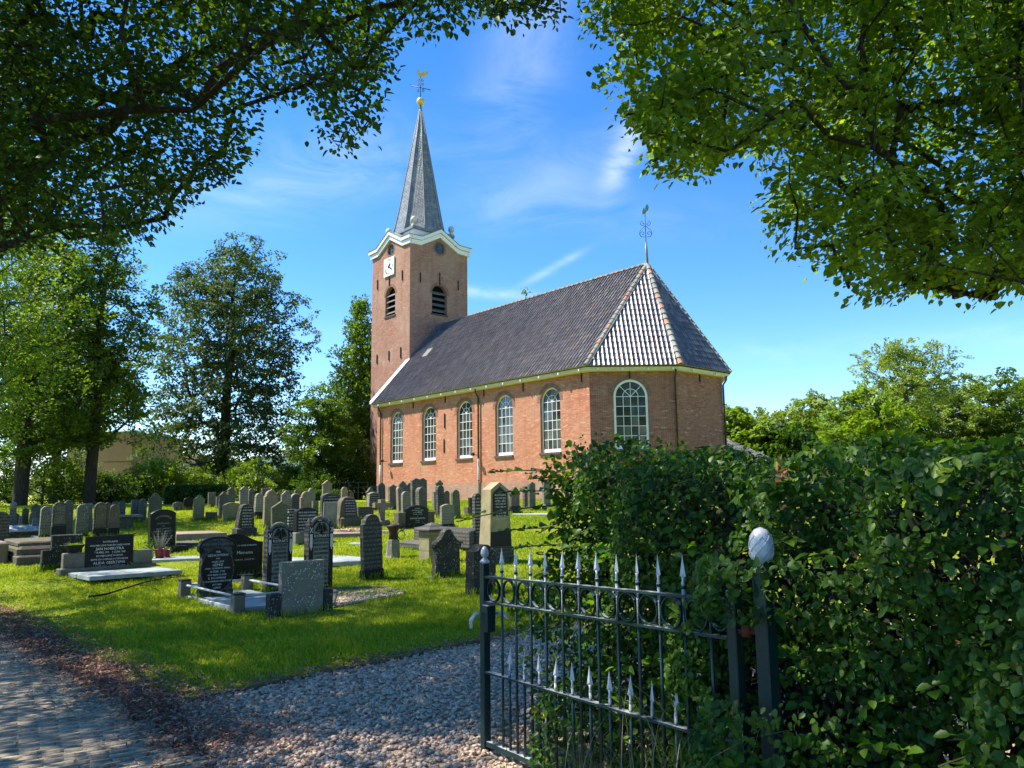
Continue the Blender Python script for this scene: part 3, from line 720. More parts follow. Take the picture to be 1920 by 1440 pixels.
# small plant growing on the ridge is left to the finial below
fin = MB().lathe([(.20, -.25), (.13, -.02), (.09, .1), (.075, .6), (.05, 1.15)], tuple(AP), 10).obj('finial', M['lead'], church)
def spiral(cx, cz, r0, turns, a0, sgn, n=22, r1=.02):
    return [(cx+(r0+(r1-r0)*k/n)*math.cos(a0+sgn*turns*2*PI*k/n), 0, cz+(r0+(r1-r0)*k/n)*math.sin(a0+sgn*turns*2*PI*k/n)) for k in range(n+1)]
vane = empty('weathervane', (AP[0], AP[1], AP[2]), -CHR+R(0)); vane.parent = church
mb = MB(); mb.tube([(0, 0, 1.1), (0, 0, 2.75)], .018, 6)
for s_ in (1, -1):
    mb.tube([(x, y, z) for x, y, z in spiral(s_*.16, 1.62, .16, 1.15, (-PI/2 if s_ > 0 else -PI/2), s_)], .013, 5)
    mb.tube(spiral(s_*.14, 2.14, .14, 1.15, PI/2, -s_), .013, 5)
    mb.tube([(s_*.03, 0, 2.02), (s_*.12, 0, 1.92), (s_*.27, 0, 1.80), (s_*.32, 0, 1.62), (s_*.24, 0, 1.47), (s_*.05, 0, 1.45)], .013, 5)
mb.obj('scrollwork', M['iron'], vane)
pts = [(-.12, 2.62), (-.15, 2.74), (-.08, 2.95), (-.04, 3.0), (0, 2.86), (.03, 3.05), (.10, 3.16), (.17, 3.14), (.2, 3.0), (.17, 2.86), (.12, 2.82), (.06, 2.76), (.02, 2.68), (-.06, 2.66)]
MB().prism(pts, -.01, .01).obj('vane', simple('vane_green', (.20, .30, .22), .6, .3, var=.4), vane)

# ---------------------------------------------------------------- tower
B0, B1 = 2.33, 7.10; X0, X1 = -18.0-.0, -22.77     # church coordinates
tw = empty('tower', (-20.385, 4.715, 0)); tw.parent = church; H_ = 2.385
cz0 = [(-H_, 18.12), (-1.56, 18.14), (0, 18.98), (1.56, 18.14), (H_, 18.12)]
def face_wall(rz, holes, name='tower_wall'):
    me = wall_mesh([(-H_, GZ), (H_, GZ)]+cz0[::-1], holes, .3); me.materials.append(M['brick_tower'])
    return link(name, me, tw, (math.sin(rz)*H_, -math.cos(rz)*H_, 0), (0, 0, rz))
lv = arch(0, 1.24, 13.55, 15.55); rwn = circle(0, 18.15, .41)
for k, hl in enumerate(([lv, rwn], [lv, rwn], [], [])): face_wall(k*PI/2, hl)
def on_face(k): rz = k*PI/2; return (math.sin(rz)*H_, -math.cos(rz)*H_, 0), (0, 0, rz)
bands = (('cornice', [(-.02, .0), (.34, .0)], .13, M['white']), )
def cornice_band(z_lo, z_hi, proj_, k, mat, name):
    e = proj_ if k % 2 == 0 else -.002
    xs = [(-H_-e, 18.12), (-1.56, 18.14), (0, 18.98), (1.56, 18.14), (H_+e, 18.12)]
    lo = [(x, z+z_lo) for x, z in xs]; hi = [(x, z+z_hi) for x, z in xs]; n = 5; mb = MB()
    V = [(x, -proj_, z) for x, z in lo]+[(x, -proj_, z) for x, z in hi]+[(x, .05, z) for x, z in hi]+[(x, .05, z) for x, z in lo]
    F_ = [(a*n+i, a*n+i+1, ((a+1) % 4)*n+i+1, ((a+1) % 4)*n+i) for a in range(4) for i in range(n-1)]+[(0, 5, 10, 15), (4, 19, 14, 9)]
    loc, rot = on_face(k); mb.add(V, F_).obj(name, mat, tw, loc, rot)
for k in range(4):
    cornice_band(-.10, .20, .12, k, M['white'], 'cornice')
    cornice_band(.20, .225, .13, k, M['lead'], 'cornice_joint')
    cornice_band(.225, .46, .22, k, M['white'], 'cornice')
    cornice_band(.46, .50, .25, k, M['lead'], 'cornice_cap')
# lead roof behind the cornices: two crossing gables
for q in (0, 1):
    mb = MB(); top = [(x, z+.48-.004*q) for x, z in cz0]; n = 5
    mb.add([(x, -H_+.02, z) for x, z in top]+[(x, H_-.02, z) for x, z in top], [(i, i+1, n+i+1, n+i) for i in range(n-1)])
    mb.obj('lead_roof', M['lead'], tw, (0, 0, 0), (0, 0, q*PI/2))
a_ = H_-.78
MB().box(-a_, a_, -a_, a_, 17.9, 19.42).obj('spire_base', M['white'], tw)
MB().rbox(-a_-.16, a_+.16, -a_-.16, a_+.16, 19.42, 19.62, .03).obj('base_slab', M['lead'], tw)
for sx in (1, -1):
    for sy in (1, -1):
        bl = MB().rbox(-.13, .13, -.13, .13, 19.62, 19.76, .02).lathe([(.06, 19.76), (.05, 19.80), (.16, 19.86), (.215, 19.96), (.225, 20.06), (.20, 20.17), (.12, 20.26), (.01, 20.29)], sides=14)
        bl.obj('ball_finial', M['ball'], tw, (sx*(a_-.02), sy*(a_-.02), 0))
# octagonal spire: eight slated faces with lead rolls on the arrises
def spire_r(z): 
    t_ = (z-19.6)/(29.25-19.6); return 1.80*(1-t_)+.07*t_+.06*max(0, 1-t_*6)
zs_ = [19.62, 20.1, 21, 23, 26, 29.25]
sp = MB(); 
for k in range(8):
    a0, a1 = (k-.5)*PI/4, (k+.5)*PI/4
    for i in range(5):
        z0, z1 = zs_[i], zs_[i+1]; r0, r1 = spire_r(z0), spire_r(z1)
        V = [(r0*math.cos(a0), r0*math.sin(a0), z0), (r0*math.cos(a1), r0*math.sin(a1), z0), (r1*math.cos(a1), r1*math.sin(a1), z1), (r1*math.cos(a0), r1*math.sin(a0), z1)]
        h0, h1 = r0*.383, r1*.383
        sp.add(V, [(0, 1, 2, 3)], uv=[[(-h0+k*3, z0), (h0+k*3, z0), (h1+k*3, z1), (-h1+k*3, z1)]])
spire = sp.obj('spire', M['slate'], tw, (0, 0, 0), (0, 0, 0))
for k in range(8):
    a = (k+.5)*PI/4
    MB().tube([(spire_r(z)*math.cos(a)*1.005, spire_r(z)*math.sin(a)*1.005, z) for z in zs_], [.055, .055, .05, .045, .04, .03], 6).obj('lead_roll', M['lead2'] if 'lead2' in M else M['lead'], spire)
MB().lathe([(.11, 29.2), (.09, 29.28), (.12, 29.3), (.08, 29.36), (.07, 29.5)], sides=12).obj('spire_cap', M['lead'], tw)
bp = [(.02, 29.50)]+[(.295*math.sin(PI*k/10), 29.80-.30*math.cos(PI*k/10)) for k in range(1, 10)]+[(.02, 30.10)]
MB().lathe(bp, sides=18).obj('gold_ball', M['gold'], tw)
wv = empty('weathercock', (0, 0, 0), -CHR); wv.parent = tw
mb = MB(); mb.tube([(0, 0, 30.1), (0, 0, 31.75)], .028, 6); mb.tube([(-.74, .25, 31.20), (.74, -.25, 30.56)], .028, 6)
for s_ in (1, -1):
    mb.tube(spiral(s_*.15, 31.45, .12, 1.1, PI/2, s_, 16), .016, 4); mb.tube(spiral(s_*.14, 31.15, .11, 1.1, -PI/2, s_, 16), .016, 4)
    mb.tube(spiral(s_*.16, 30.62, .12, 1.1, PI/2, -s_, 16), .016, 4); mb.tube(spiral(s_*.20, 30.72, .1, .8, -PI/2, -s_, 16), .014, 4)
    x, z = s_*.74, 30.88-s_*.32; mb.tube([(x+.1*s_, -.25*s_, z+.12), (x-.05*s_, -.25*s_, z), (x-.02*s_, -.25*s_, z-.14)], .016, 4)
mb.obj('cross_arm', M['iron'], wv)
ck = [(-.10, 31.72), (-.22, 31.85), (-.26, 32.02), (-.25, 32.16), (-.28, 32.22), (-.24, 32.27), (-.17, 32.34), (-.12, 32.26), (-.08, 32.12), (0, 32.0), (.08, 32.0), (.14, 32.1), (.25, 32.2), (.40, 32.2), (.52, 32.1), (.56, 31.98), (.50, 31.90), (.42, 31.88), (.36, 31.80), (.2, 31.74)]
MB().prism(ck, -.02, .02).obj('cock', M['gold'], wv)
# louvres, round windows, clock, anchors on the two visible faces
for k in (0, 1):
    loc, rot = on_face(k)
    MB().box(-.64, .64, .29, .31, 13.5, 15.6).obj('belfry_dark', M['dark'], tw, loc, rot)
    for i, z in enumerate((13.72, 14.12, 14.52, 14.92)):
        mb = MB(); mb.add([(-.61, .03, z), (.61, .03, z), (.61, .26, z+.22), (-.61, .26, z+.22), (-.61, .03, z-.03), (.61, .03, z-.03), (.61, .26, z+.19), (-.61, .26, z+.19)], [(0, 1, 2, 3), (4, 7, 6, 5), (0, 4, 5, 1), (2, 6, 7, 3)])
        mb.obj('louver', M['louver'], tw, loc, rot)
    MB().rbox(-.70, .70, -.06, .2, 13.44, 13.545, .01).obj('sill', M['sillstone'], tw, loc, rot)
    o_ = arch_ring(loc, rot[2], 0, 1.24, 15.55); o_.parent = tw
    o_ = arch_ring(loc, rot[2], 0, .82, 0, .14, full=True, zc=18.15); o_.parent = tw
    rw_ = MB(); P_ = circle(0, 18.15, .405); Q_ = circle(0, 18.15, .35)
    rw_.add([(x, .10, z) for x, z in P_]+[(x, .10, z) for x, z in Q_], [(i, (i+1) % 20, 20+(i+1) % 20, 20+i) for i in range(20)]).box(-.02, .02, .10, .13, 17.8, 18.5).box(-.35, .35, .101, .129, 18.13, 18.17)
    rw_ = rw_.obj('round_window', simple('window_dark_frame', (.10, .11, .11), .5, .3), tw, loc, rot)
    for q in range(4):
        pts = [(0, 0)]+[(.36*math.cos(PI/2*(q+t_/5)), .36*math.sin(PI/2*(q+t_/5))) for t_ in range(6)]
        MB().prism(pts[::-1], .118, .122).obj('pane', M['glass'], rw_, (0, 0, 18.15))
for (k, L) in ((0, ((1.50, 15.68, 16.37), (-.11, 15.66, 16.27), (-1.64, 15.71, 16.40), (-1.58, 10.46, 11.10), (-.06, 10.48, 11.13), (1.39, 10.42, 11.17))), (1, ((-1.57, 15.48, 16.17), (0, 15.6, 16.45), (1.57, 15.47, 16.16)))):
    loc, rot = on_face(k)
    for (x, z0, z1) in L: MB().rbox(x-.03, x+.03, -.07, -.004, z0, z1, .006).obj('wall_anchor', M['iron'], tw, loc, rot)
loc, rot = on_face(0)
ckp = MB().rbox(-.65, .65, -.10, -.03, 16.33, 17.60, .02).obj('clock', simple('clock_white', (.82, .82, .76), .5, .3, var=.08), tw, (loc[0]-.08, loc[1], 0), rot)
def text(body, size, loc, rot, mat, parent, name='inscription', ext=.002, align='CENTER', w_=None):
    cu = bpy.data.curves.new(name, 'FONT'); cu.body = body; cu.size = size; cu.extrude = ext; cu.align_x = align; cu.align_y = 'CENTER'; cu.resolution_u = 2
    tmp = bpy.data.objects.new(name, cu); COL.objects.link(tmp)
    me = bpy.data.meshes.new_from_object(tmp.evaluated_get(bpy.context.evaluated_depsgraph_get())); bpy.data.objects.remove(tmp)
    me.name = name; me.materials.clear(); me.materials.append(mat)
    return link(name, me, parent, loc, rot)
M['black_paint'] = simple('black_paint', (.02, .02, .022), .5, .3)
for i, nm in enumerate(('XII', 'I', 'II', 'III', 'IIII', 'V', 'VI', 'VII', 'VIII', 'IX', 'X', 'XI')):
    a = i*PI/6; text(nm, .20, (.47*math.sin(a), -.104, 16.965+.47*math.cos(a)), (PI/2, a, 0), M['black_paint'], ckp, 'numeral', .003)
for a, L, w_ in ((R(42), .30, .05), (R(122), .46, .035)):
    MB().prism([(-w_, -.1), (w_, -.1), (w_*1.3, L*.7), (0, L), (-w_*1.3, L*.7)], -.125, -.112).obj('hand', M['black_paint'], ckp, (0, 0, 16.965), (0, a-R(0), 0))
# annex behind the apse, north side
ax = empty('church_annex', C2W(-1.7, 11.4, -.75), CHR, label='low tiled annex peeping out beyond the right corner of the church end', cat='annex')
mb = MB(); mb.box(-2.2, 2.2, -1.2, 2.6, 1.0, 3.7).obj('wall', M['brick_apse'], ax)
arf = MB(); arf.add([(-2.5, -1.5, 3.75), (2.5, -1.5, 3.75), (2.5, 2.9, 3.75), (-2.5, 2.9, 3.75), (-1.2, .7, 5.2), (.3, .7, 5.2)], [(0, 1, 5, 4), (1, 2, 5), (2, 3, 4, 5), (3, 0, 4), (3, 2, 1, 0)]); arf = arf.obj('roof', M['dark'], ax)
e = [np.array(p) for p in ((-2.5, -1.5, 3.78), (2.5, -1.5, 3.78), (2.5, 2.9, 3.78), (-1.2, .7, 5.24), (.3, .7, 5.24))]
A_ = facet(e[0], e[1], [e[0], e[1], e[4], e[3]])+facet(e[1], e[2], [e[1], e[2], e[4]])
copies(tile_me, 'roof_tile', arf, A_[:290])
MB().box(-2.62, 2.62, -1.62, 3.0, 3.62, 3.74).obj('gutter', M['white'], ax)

# ================================================================== GRAVEYARD
GR = R(41.1)
GW = np.array([math.cos(GR), math.sin(GR), 0]); GN = np.array([math.sin(GR), -math.cos(GR), 0])   # width direction, outward normal
def half(style, r, h):
    w_ = 2*r; A = lambda n, rr, zc, a1=90: [(rr*math.cos(R(a1*k/n)), zc+rr*math.sin(R(a1*k/n))) for k in range(n+1)]
    if style == 'round': return [(r, 0)]+A(9, r, h-r)
    if style == 'arc':
        s_ = .16*w_; rad = (r*r+s_*s_)/(2*s_); a = math.asin(r/rad); return [(r, 0)]+[(rad*math.sin(a*(1-k/7)), h-rad+rad*math.cos(a*(1-k/7))) for k in range(8)]
    if style == 'shoulder': rr = .80*r; return [(r, 0), (r, h-rr-.06*w_), (rr, h-rr)]+A(8, rr, h-rr)[1:]
    if style == 'point': return [(r, 0), (r, h-.30*w_), (0, h)]
    if style == 'gable': return [(r, 0), (r, h-.14*w_), (.62*r, h-.05*w_), (0, h)]
    if style == 'gothic': return [(r, 0), (r, h-.62*w_), (.86*r, h-.46*w_), (.55*r, h-.22*w_), (0, h)]
    if style == 'pointsh': return [(r, 0), (r, h-.5*w_), (1.10*r, h-.46*w_), (1.10*r, h-.38*w_), (.72*r, h-.30*w_), (.5*r, h-.16*w_), (.18*r, h-.08*w_), (0, h)]
    if style == 'ped': return [(r, 0), (r, h-.52*w_), (1.05*r, h-.50*w_), (1.05*r, h-.40*w_), (.8*r, h-.33*w_), (.55*r, h-.20*w_), (.36*r, h-.16*w_), (.32*r, h-.05*w_), (.15*r, h-.005*w_), (0, h)]
    if style == 'ornate': return [(.94*r, 0), (.90*r, h-.66*w_), (1.04*r, h-.60*w_), (1.08*r, h-.50*w_), (1.0*r, h-.42*w_), (.80*r, h-.40*w_), (.62*r, h-.30*w_), (.48*r, h-.24*w_), (.36*r, h-.10*w_), (.2*r, h-.02*w_), (0, h)]
    if style == 'brow': return [(1.0*r, 0), (1.0*r, .15*h), (.95*r, .16*h), (.88*r, .70*h), (.92*r, .75*h), (1.03*r, .77*h), (1.08*r, .82*h), (1.06*r, .87*h), (.93*r, .93*h), (.62*r, .975*h), (.3*r, .995*h), (0, h)]
    if style == 'twin': return [(r, 0), (r, h*.93), (.8*r, h*.955), (.52*r, h), (.25*r, h*.975), (0, h*.955)]
    if style == 'scurve': return [(r, 0), (r, h*.86), (.9*r, h*.87), (.62*r, h*.90), (.40*r, h*.97), (.2*r, h*.995), (0, h)]
    if style == 'crosshead': return [(r, 0), (r*.9, h-.75*w_), (.62*r, h-.65*w_), (.95*r, h-.5*w_), (.95*r, h-.3*w_), (.5*r, h-.22*w_), (.25*r, h-.02*w_), (0, h)]
    return [(r, 0), (r, h)]
def outline(style, w_, h, taper=0, lop=0, seed=0):
    H = half(style, w_/2, h); L = [(-x, z) for x, z in reversed(H) if x > 1e-6]
    P_ = H+L; P_ = [(P_[-1])]+P_[:-1]
    if style == 'rough':
        rg = np.random.default_rng(seed); P_ = [(-w_/2, 0), (w_/2, 0), (w_*.44, h*.4), (w_*.40, h*.8), (w_*.30, h*.95), (0, h), (-w_*.25, h*.97), (-w_*.36, h*.88)]
        for k in range(6): z = h*(.84-.84*k/6); P_.append((-w_*(.38+.12*(1-z/h))+rg.uniform(-.03, .03)*w_*1.4, z))
    return [(x*(1+taper*(1-z/h)), z+lop*x) for x, z in P_]
SM = {
 'grey': stonemat('stone_grey', (.155, .14, .115), .45, moss=.25, text=(.06, .055, .05)),
 'pale': stonemat('stone_pale', (.30, .275, .22), .35, (.5, .48, .41), moss=.2, text=(.11, .10, .085)),
 'tan': stonemat('stone_tan', (.29, .235, .165), .25, (.5, .47, .4), moss=.2),
 'tantext': stonemat('stone_yellow', (.30, .27, .15), .25, (.45, .44, .3), moss=.5, text=(.15, .13, .07)),
 'lichen': stonemat('stone_lichen', (.23, .235, .205), .9, (.50, .52, .46), moss=.15, text=(.08, .08, .07)),
 'bluestone': stonemat('stone_bluestone', (.06, .06, .057), .28, (.34, .36, .33), moss=.15, text=(.15, .13, .12)),
 'dark': stonemat('stone_dark', (.045, .043, .04), .55, (.42, .44, .42), moss=.25),
 'mossy': stonemat('stone_mossy', (.13, .13, .09), .4, (.4, .42, .34), moss=.85),
 'black': simple('stone_black', (.009, .009, .011), .34, .22, var=.5, bump=.02),
 'blacktext': stonemat('stone_black_text', (.014, .014, .018), 0, text=(.42, .42, .42), rough=.38, spec=.22),
 'base': simple('stone_base', (.016, .015, .016), .65, .3, var=.5, scale=12),
 'concrete': stonemat('stone_concrete', (.20, .19, .145), .2, (.4, .4, .33), moss=.2),
 'slab': stonemat('stone_slab', (.43, .48, .48), .3, (.30, .33, .26), moss=.12, rough=.45, spec=.5),
 'pink': stonemat('stone_pink', (.33, .25, .21), .3, (.42, .38, .32), moss=.2),
 'brown': stonemat('stone_brown', (.14, .115, .085), .4, (.4, .38, .3), moss=.3),
 'splash': stonemat('stone_splash', (.26, .245, .205), 1.0, (.62, .65, .62), moss=.15, sc_=1.25),
 'panel': stonemat('stone_panel', (.27, .28, .24), .12, (.4, .4, .36), moss=.1),
}
M['letters'] = simple('letters_white', (.74, .74, .70), .7, .2, var=.2, bump=0)
M['letters_dark'] = simple('letters_dark', (.02, .02, .02), .6, .2, bump=0)
def mtext(lines, parent, x, z, y, mat, width, lead, size=None):
    """lines of lettering: (string, relative size); each a flat mesh of its own"""
    for i, ln in enumerate(lines):
        if not ln: continue
        s_, rel = ln if isinstance(ln, tuple) else (ln, 1)
        sz = lead*.86*rel
        wd = .56*sz*max(len(s_), 1); sx = min(1.0, width/wd)
        cu = bpy.data.curves.new('inscription', 'FONT'); cu.body = s_; cu.size = sz; cu.align_x = 'CENTER'; cu.align_y = 'CENTER'; cu.resolution_u = 1; cu.extrude = .0015; cu.offset = 0
        tmp = bpy.data.objects.new('tmp', cu); COL.objects.link(tmp)
        me = bpy.data.meshes.new_from_object(tmp.evaluated_get(bpy.context.evaluated_depsgraph_get())); bpy.data.objects.remove(tmp)
        me.name = 'inscription'; me.materials.clear(); me.materials.append(mat)
        o_ = link('inscription', me, parent, (x, y, z-i*lead), (PI/2, 0, 0)); o_.scale = (sx, 1, 1)
FEET = []
def place_stone(xl, xr, yb, yt):
    PL = ground(xl, yb); PR = onplane(xr, yb, PL, GN); w_ = float((PR-PL)@GW)
    Pm = (PL+PR)/2; FEET.append((PL, w_)); top = onplane((xl+xr)/2, yt, PL, GN); h = float(top[2]-T(0, Pm[1]))
    return PL, w_, h, Pm
def grave(xl, xr, yb, yt, style, mat, label, th=.12, base=0, plinth=None, panel=None, taper=0, lop=0, yaw=None, lean=None, text=None, cat='gravestone', group='old gravestones in the churchyard', name='gravestone'):
    PL, w_, h, Pm = place_stone(xl, xr, yb, yt)
    rz = GR+(random.gauss(0, .035) if yaw is None else yaw)
    e = empty(name, (Pm[0]-GN[0]*0, Pm[1], float(T(0, Pm[1]))-.02), rz, label=label, cat=cat, group=group)
    e.rotation_euler = ((random.gauss(0, .028) if lean is None else lean), random.gauss(0, .016) if lean is None else 0, rz)
    h += .02; zb = 0
    if plinth: pw, ph = plinth; MB().rbox(-w_/2-pw, w_/2+pw, -pw, th+pw, 0, ph, .012).obj('plinth', SM['base'] if mat in ('black', 'blacktext', 'bluestone') else SM[mat], e); zb = ph
    mb = MB(); P_ = outline(style, w_, h-zb, taper, lop, int(xl*7) % 999); P_ = [(x, z+zb) for x, z in P_]
    mb.prism(P_, 0, th, min(.012, w_*.03)); mb.obj('slab', SM[mat], e)
    if base: MB().rbox(-w_/2-.012-taper*w_/2, w_/2+.012+taper*w_/2, -.012, th+.012, zb, zb+base*h, .008).obj('base', SM['base'], e)
    if panel:
        pm, sx, z0, z1, st = panel; ph_ = (z1-z0)*h; Q = outline(st, w_*sx, ph_, taper*.6); MB().prism([(x, z+z0*h) for x, z in Q], -.008, -.001).obj('panel', SM[pm], e)
    return e, w_, h
G_ = []
def add(*a, **k): G_.append(grave(*a, **k)); return G_[-1]
# ---- left group
add(-24, 13, 1037, 959, 'round', 'bluestone', 'dark blue-grey rounded headstone cut off by the left edge of the picture', th=.14)
add(22, 35, 992, 962, 'point', 'mossy', 'short mossy pointed stone right behind the blunt stone column')
add(34, 40, 994, 967, 'round', 'pale', 'very narrow pale stone between two mossy ones at far left', th=.1)
add(40, 52, 992, 953, 'round', 'mossy', 'dark mossy rounded headstone third behind the white chest tomb')
add(54, 68, 1001, 959, 'shoulder', 'grey', 'grey shouldered stone with a sunlit left edge behind the leaning blue-grey one')
add(56, 73, 992, 944, 'pointsh', 'mossy', 'ornate pointed stone half hidden, tallest behind the pale lichened row at far left')
add(60, 71, 1005, 970, 'round', 'lichen', 'small leaning blue-grey tapered stone beside its white footing', th=.07, taper=.25, lean=-.12)
add(73, 94, 1014, 949, 'round', 'lichen', 'pale rounded headstone thick with lichen, left of the tall black-footed one', th=.12, base=.17)
add(96, 122, 1016, 941, 'round', 'bluestone', 'tall dark rounded headstone with carved head and black foot behind spotted slab', th=.14, base=.40, panel=('grey', .78, .45, .95, 'round'))
add(117, 135, 1006, 938, 'round', 'grey', 'plain grey rounded headstone close behind the tall dark black-footed one', th=.12)
add(141, 163, 1008, 945, 'round', 'lichen', 'pale round-topped headstone with lichen-washed carving behind the black double-wing grave', th=.12, base=.15)
add(161, 174, 1000, 943, 'flat', 'lichen', 'square lichened stone peeping out right of the pale round-topped one')
add(174, 198, 1010, 942, 'round', 'bluestone', 'dark rounded headstone leaning a little, deep black foot, behind the black double-wing grave', th=.12, base=.28, panel=('brown', .8, .36, .95, 'round'), lean=.04)
add(195, 209, 1000, 942, 'shoulder', 'brown', 'narrow brown stone squeezed between two rounded dark headstones')
add(204, 222, 1008, 946, 'round', 'brown', 'brownish rounded headstone with lit left rim and black foot', th=.11, base=.30)
add(210, 220, 990, 940, 'arc', 'brown', 'rust-streaked arched stone behind the lit-rimmed brownish one')
add(221, 234, 985, 939, 'round', 'grey', 'grey round-topped stone behind the small stone table')
add(246, 260, 981, 937, 'flat', 'lichen', 'flat lichened slab stone, left one of an adjoining pair in tree shade')
add(260, 274, 981, 935, 'shoulder', 'grey', 'shouldered grey stone, right one of an adjoining pair in tree shade')
add(277, 303, 988, 924, 'ornate', 'mossy', 'stepped ornate mossy headstone rising behind the arched black one', th=.12)
# ---- middle left, sunlit lawn
add(325, 343, 959, 941, 'arc', 'grey', 'low arched grey stone with carved bow in front of the dark clipped hedge', th=.1)
add(345, 361, 958, 933, 'arc', 'black', 'plain black back of a stone against the dark clipped hedge', th=.1)
add(362, 382, 978, 928, 'ped', 'tantext', 'waisted yellow-grey headstone with dark half-round foot on the bright lawn', th=.1, panel=('dark', .6, .0, .13, 'round'))
add(386, 407, 976, 960, 'flat', 'brown', 'very small square stone standing low on the bright lawn', th=.08)
add(391, 404, 952, 923, 'flat', 'grey', 'plain grey upright slab left of the big beech trunk foot')
add(406, 414, 954, 931, 'flat', 'grey', 'narrow grey slab with lit edge directly before the big beech trunk')
add(411, 428, 974, 922, 'ped', 'grey', 'lined grey headstone with scrolled shoulders before the beech', th=.1, base=.14)
add(427, 440, 962, 913, 'ped', 'grey', 'tall grey headstone with small arched crest behind the low yellow one')
add(418, 452, 978, 942, 'arc', 'tantext', 'broad low arched yellow-brown headstone with text lines on bright lawn', th=.1)
add(450, 465, 966, 912, 'pointsh', 'pale', 'tall pale headstone with smooth face and small rounded crest')
add(465, 475, 962, 916, 'shoulder', 'grey', 'slim grey headstone leaning against the tall pale smooth one')
e, w_, h_ = add(446, 477, 1007, 945, 'rough', 'dark', 'black headstone hewn like raw rock down its left side', th=.22, taper=.1, panel=('blacktext', .58, .28, .9, 'flat'))
MB().rbox(-w_*.62, w_*.60, -.08, .30, 0, .24, .03).obj('plinth', SM['dark'], e)
add(478, 491, 974, 925, 'round', 'pale', 'small pale rounded headstone with lit side on a dark foot', th=.14, base=.3)
add(490, 505, 968, 915, 'flat', 'grey', 'square-topped grey stone with raised rim behind the big tan one')
add(495, 520, 990, 919, 'shoulder', 'tan', 'large tan shouldered headstone, bare face, lichen at the foot', th=.14)
add(514, 526, 962, 924, 'point', 'grey', 'dark-lined gabled stone right behind the large tan shouldered one')
add(528, 545, 966, 920, 'ped', 'pale', 'light headstone with carved pediment and scroll corners')
add(552, 560, 948, 918, 'round', 'grey', 'small rounded stone head peeping over the white-sided lined one', th=.1)
add(545, 566, 962, 925, 'round', 'pale', 'rounded headstone with bright white side and dark text lines', th=.16, panel=('bluestone', .8, .1, .93, 'round'))
add(564, 588, 968, 921, 'shoulder', 'tan', 'plain tan shouldered headstone with a sunlit stepped left edge', th=.12)
add(576, 592, 960, 915, 'ornate', 'pale', 'brightly lit broken-topped pale stone behind the plain tan shouldered one')
add(587, 597, 972, 939, 'flat', 'mossy', 'short mossy block right of the plain tan shouldered headstone')
add(511, 545, 1000, 940, 'point', 'mossy', 'green-black gabled headstone with carved shoulders behind the left striped stone', th=.12)
add(541, 557, 1004, 955, 'flat', 'blacktext', 'black square stone with white lines beside the green-black gabled one', th=.1)
e, w_, h_ = add(556, 596, 1022, 951, 'arc', 'black', 'arched black headstone with thick olive side behind the striped pair', th=.2, panel=('blacktext', .84, .3, .9, 'flat'))
MB().rbox(-w_/2-.05, w_/2+.05, -.06, .26, 0, .30, .02).obj('plinth', SM['concrete'], e)
add(605, 622, 948, 900, 'pointsh', 'tan', 'tall tan headstone with pointed crest, highest in the back row')
add(622, 640, 940, 926, 'flat', 'grey', 'low wide grey stone under the dark trees right of the tallest tan one')
add(604, 637, 986, 924, 'arc', 'bluestone', 'wide arched dark headstone with white sunlit side and text lines', th=.16, panel=('blacktext', .86, .2, .9, 'arc'))
add(606, 631, 994, 942, 'flat', 'pale', 'small pale framed slab with engraved bow standing before the wide arched dark stone', th=.06, panel=('panel', .82, .42, .95, 'flat'))
e, w_, h_ = add(638, 671, 990, 931, 'rough', 'brown', 'rough rock-hewn headstone holding a black plaque, left side sunlit', th=.30, taper=.15)
MB().prism(outline('flat', w_*.56, h_*.50), -.02, .0).obj('plaque', SM['blacktext'], e, (0.02, 0, h_*.42)); MB().rbox(-w_*.5, w_*.62, -.10, .36, 0, h_*.34, .04).obj('plinth', SM['brown'], e)
add(641, 652, 940, 913, 'round', 'pale', 'small pale rounded stone peeping above the rock-hewn headstone')
add(650, 663, 938, 919, 'point', 'tan', 'little tan gabled stone right of the small pale rounded one behind rock-hewn headstone')
add(672, 700, 976, 950, 'flat', 'bluestone', 'long low dark stone right of the rock-hewn headstone', th=.2)
add(692, 711, 958, 923, 'arc', 'pale', 'white-sided headstone with square black plaque left of the stone cross', th=.2, panel=('blacktext', .82, .25, .9, 'flat'))
add(689, 704, 950, 914, 'ornate', 'grey', 'dark stepped stone head behind the white-sided plaque stone')
add(696, 710, 944, 911, 'flat', 'base', 'black square-topped stone at the foot of the church corner')
add(710, 723, 956, 905, 'round', 'grey', 'tall round-topped grey headstone first in front of the brick wall')
add(731, 744, 957, 908, 'point', 'grey', 'tall gabled headstone just right of the stone cross, before the brick wall')
# ---- in front of the nave wall
add(763, 775, 950, 905, 'round', 'grey', 'rounded grey stone mostly hidden behind the twin-peaked one')
add(746, 765, 956, 901, 'gothic', 'grey', 'gothic pointed headstone at the left of the row before the nave')
add(748, 758, 965, 912, 'round', 'tan', 'narrow rounded stone in front of the gothic pointed headstone', th=.14)
add(756, 771, 970, 921, 'round', 'pale', 'rounded lined headstone with lit left edge before the gothic pointed one', th=.12)
add(774, 801, 962, 896, 'twin', 'grey', 'broad tall twin-peaked headstone against the brick wall', th=.14)
add(787, 802, 966, 913, 'round', 'grey', 'headstone with very bright left side in front of the twin-peaked one', th=.22)
add(819, 832, 948, 900, 'crosshead', 'mossy', 'dark headstone with cross-shaped crest against the brick wall')
add(815, 822, 963, 922, 'flat', 'pale', 'pale upright post stone left of the lichen-dark rounded one', th=.12)
add(822, 834, 971, 910, 'round', 'bluestone', 'tall narrow dark rounded stone under the cross-shaped crest', base=.14)
add(832, 843, 960, 920, 'round', 'brown', 'spotted rounded stone with pale lit side beside the tall narrow dark one', th=.2)
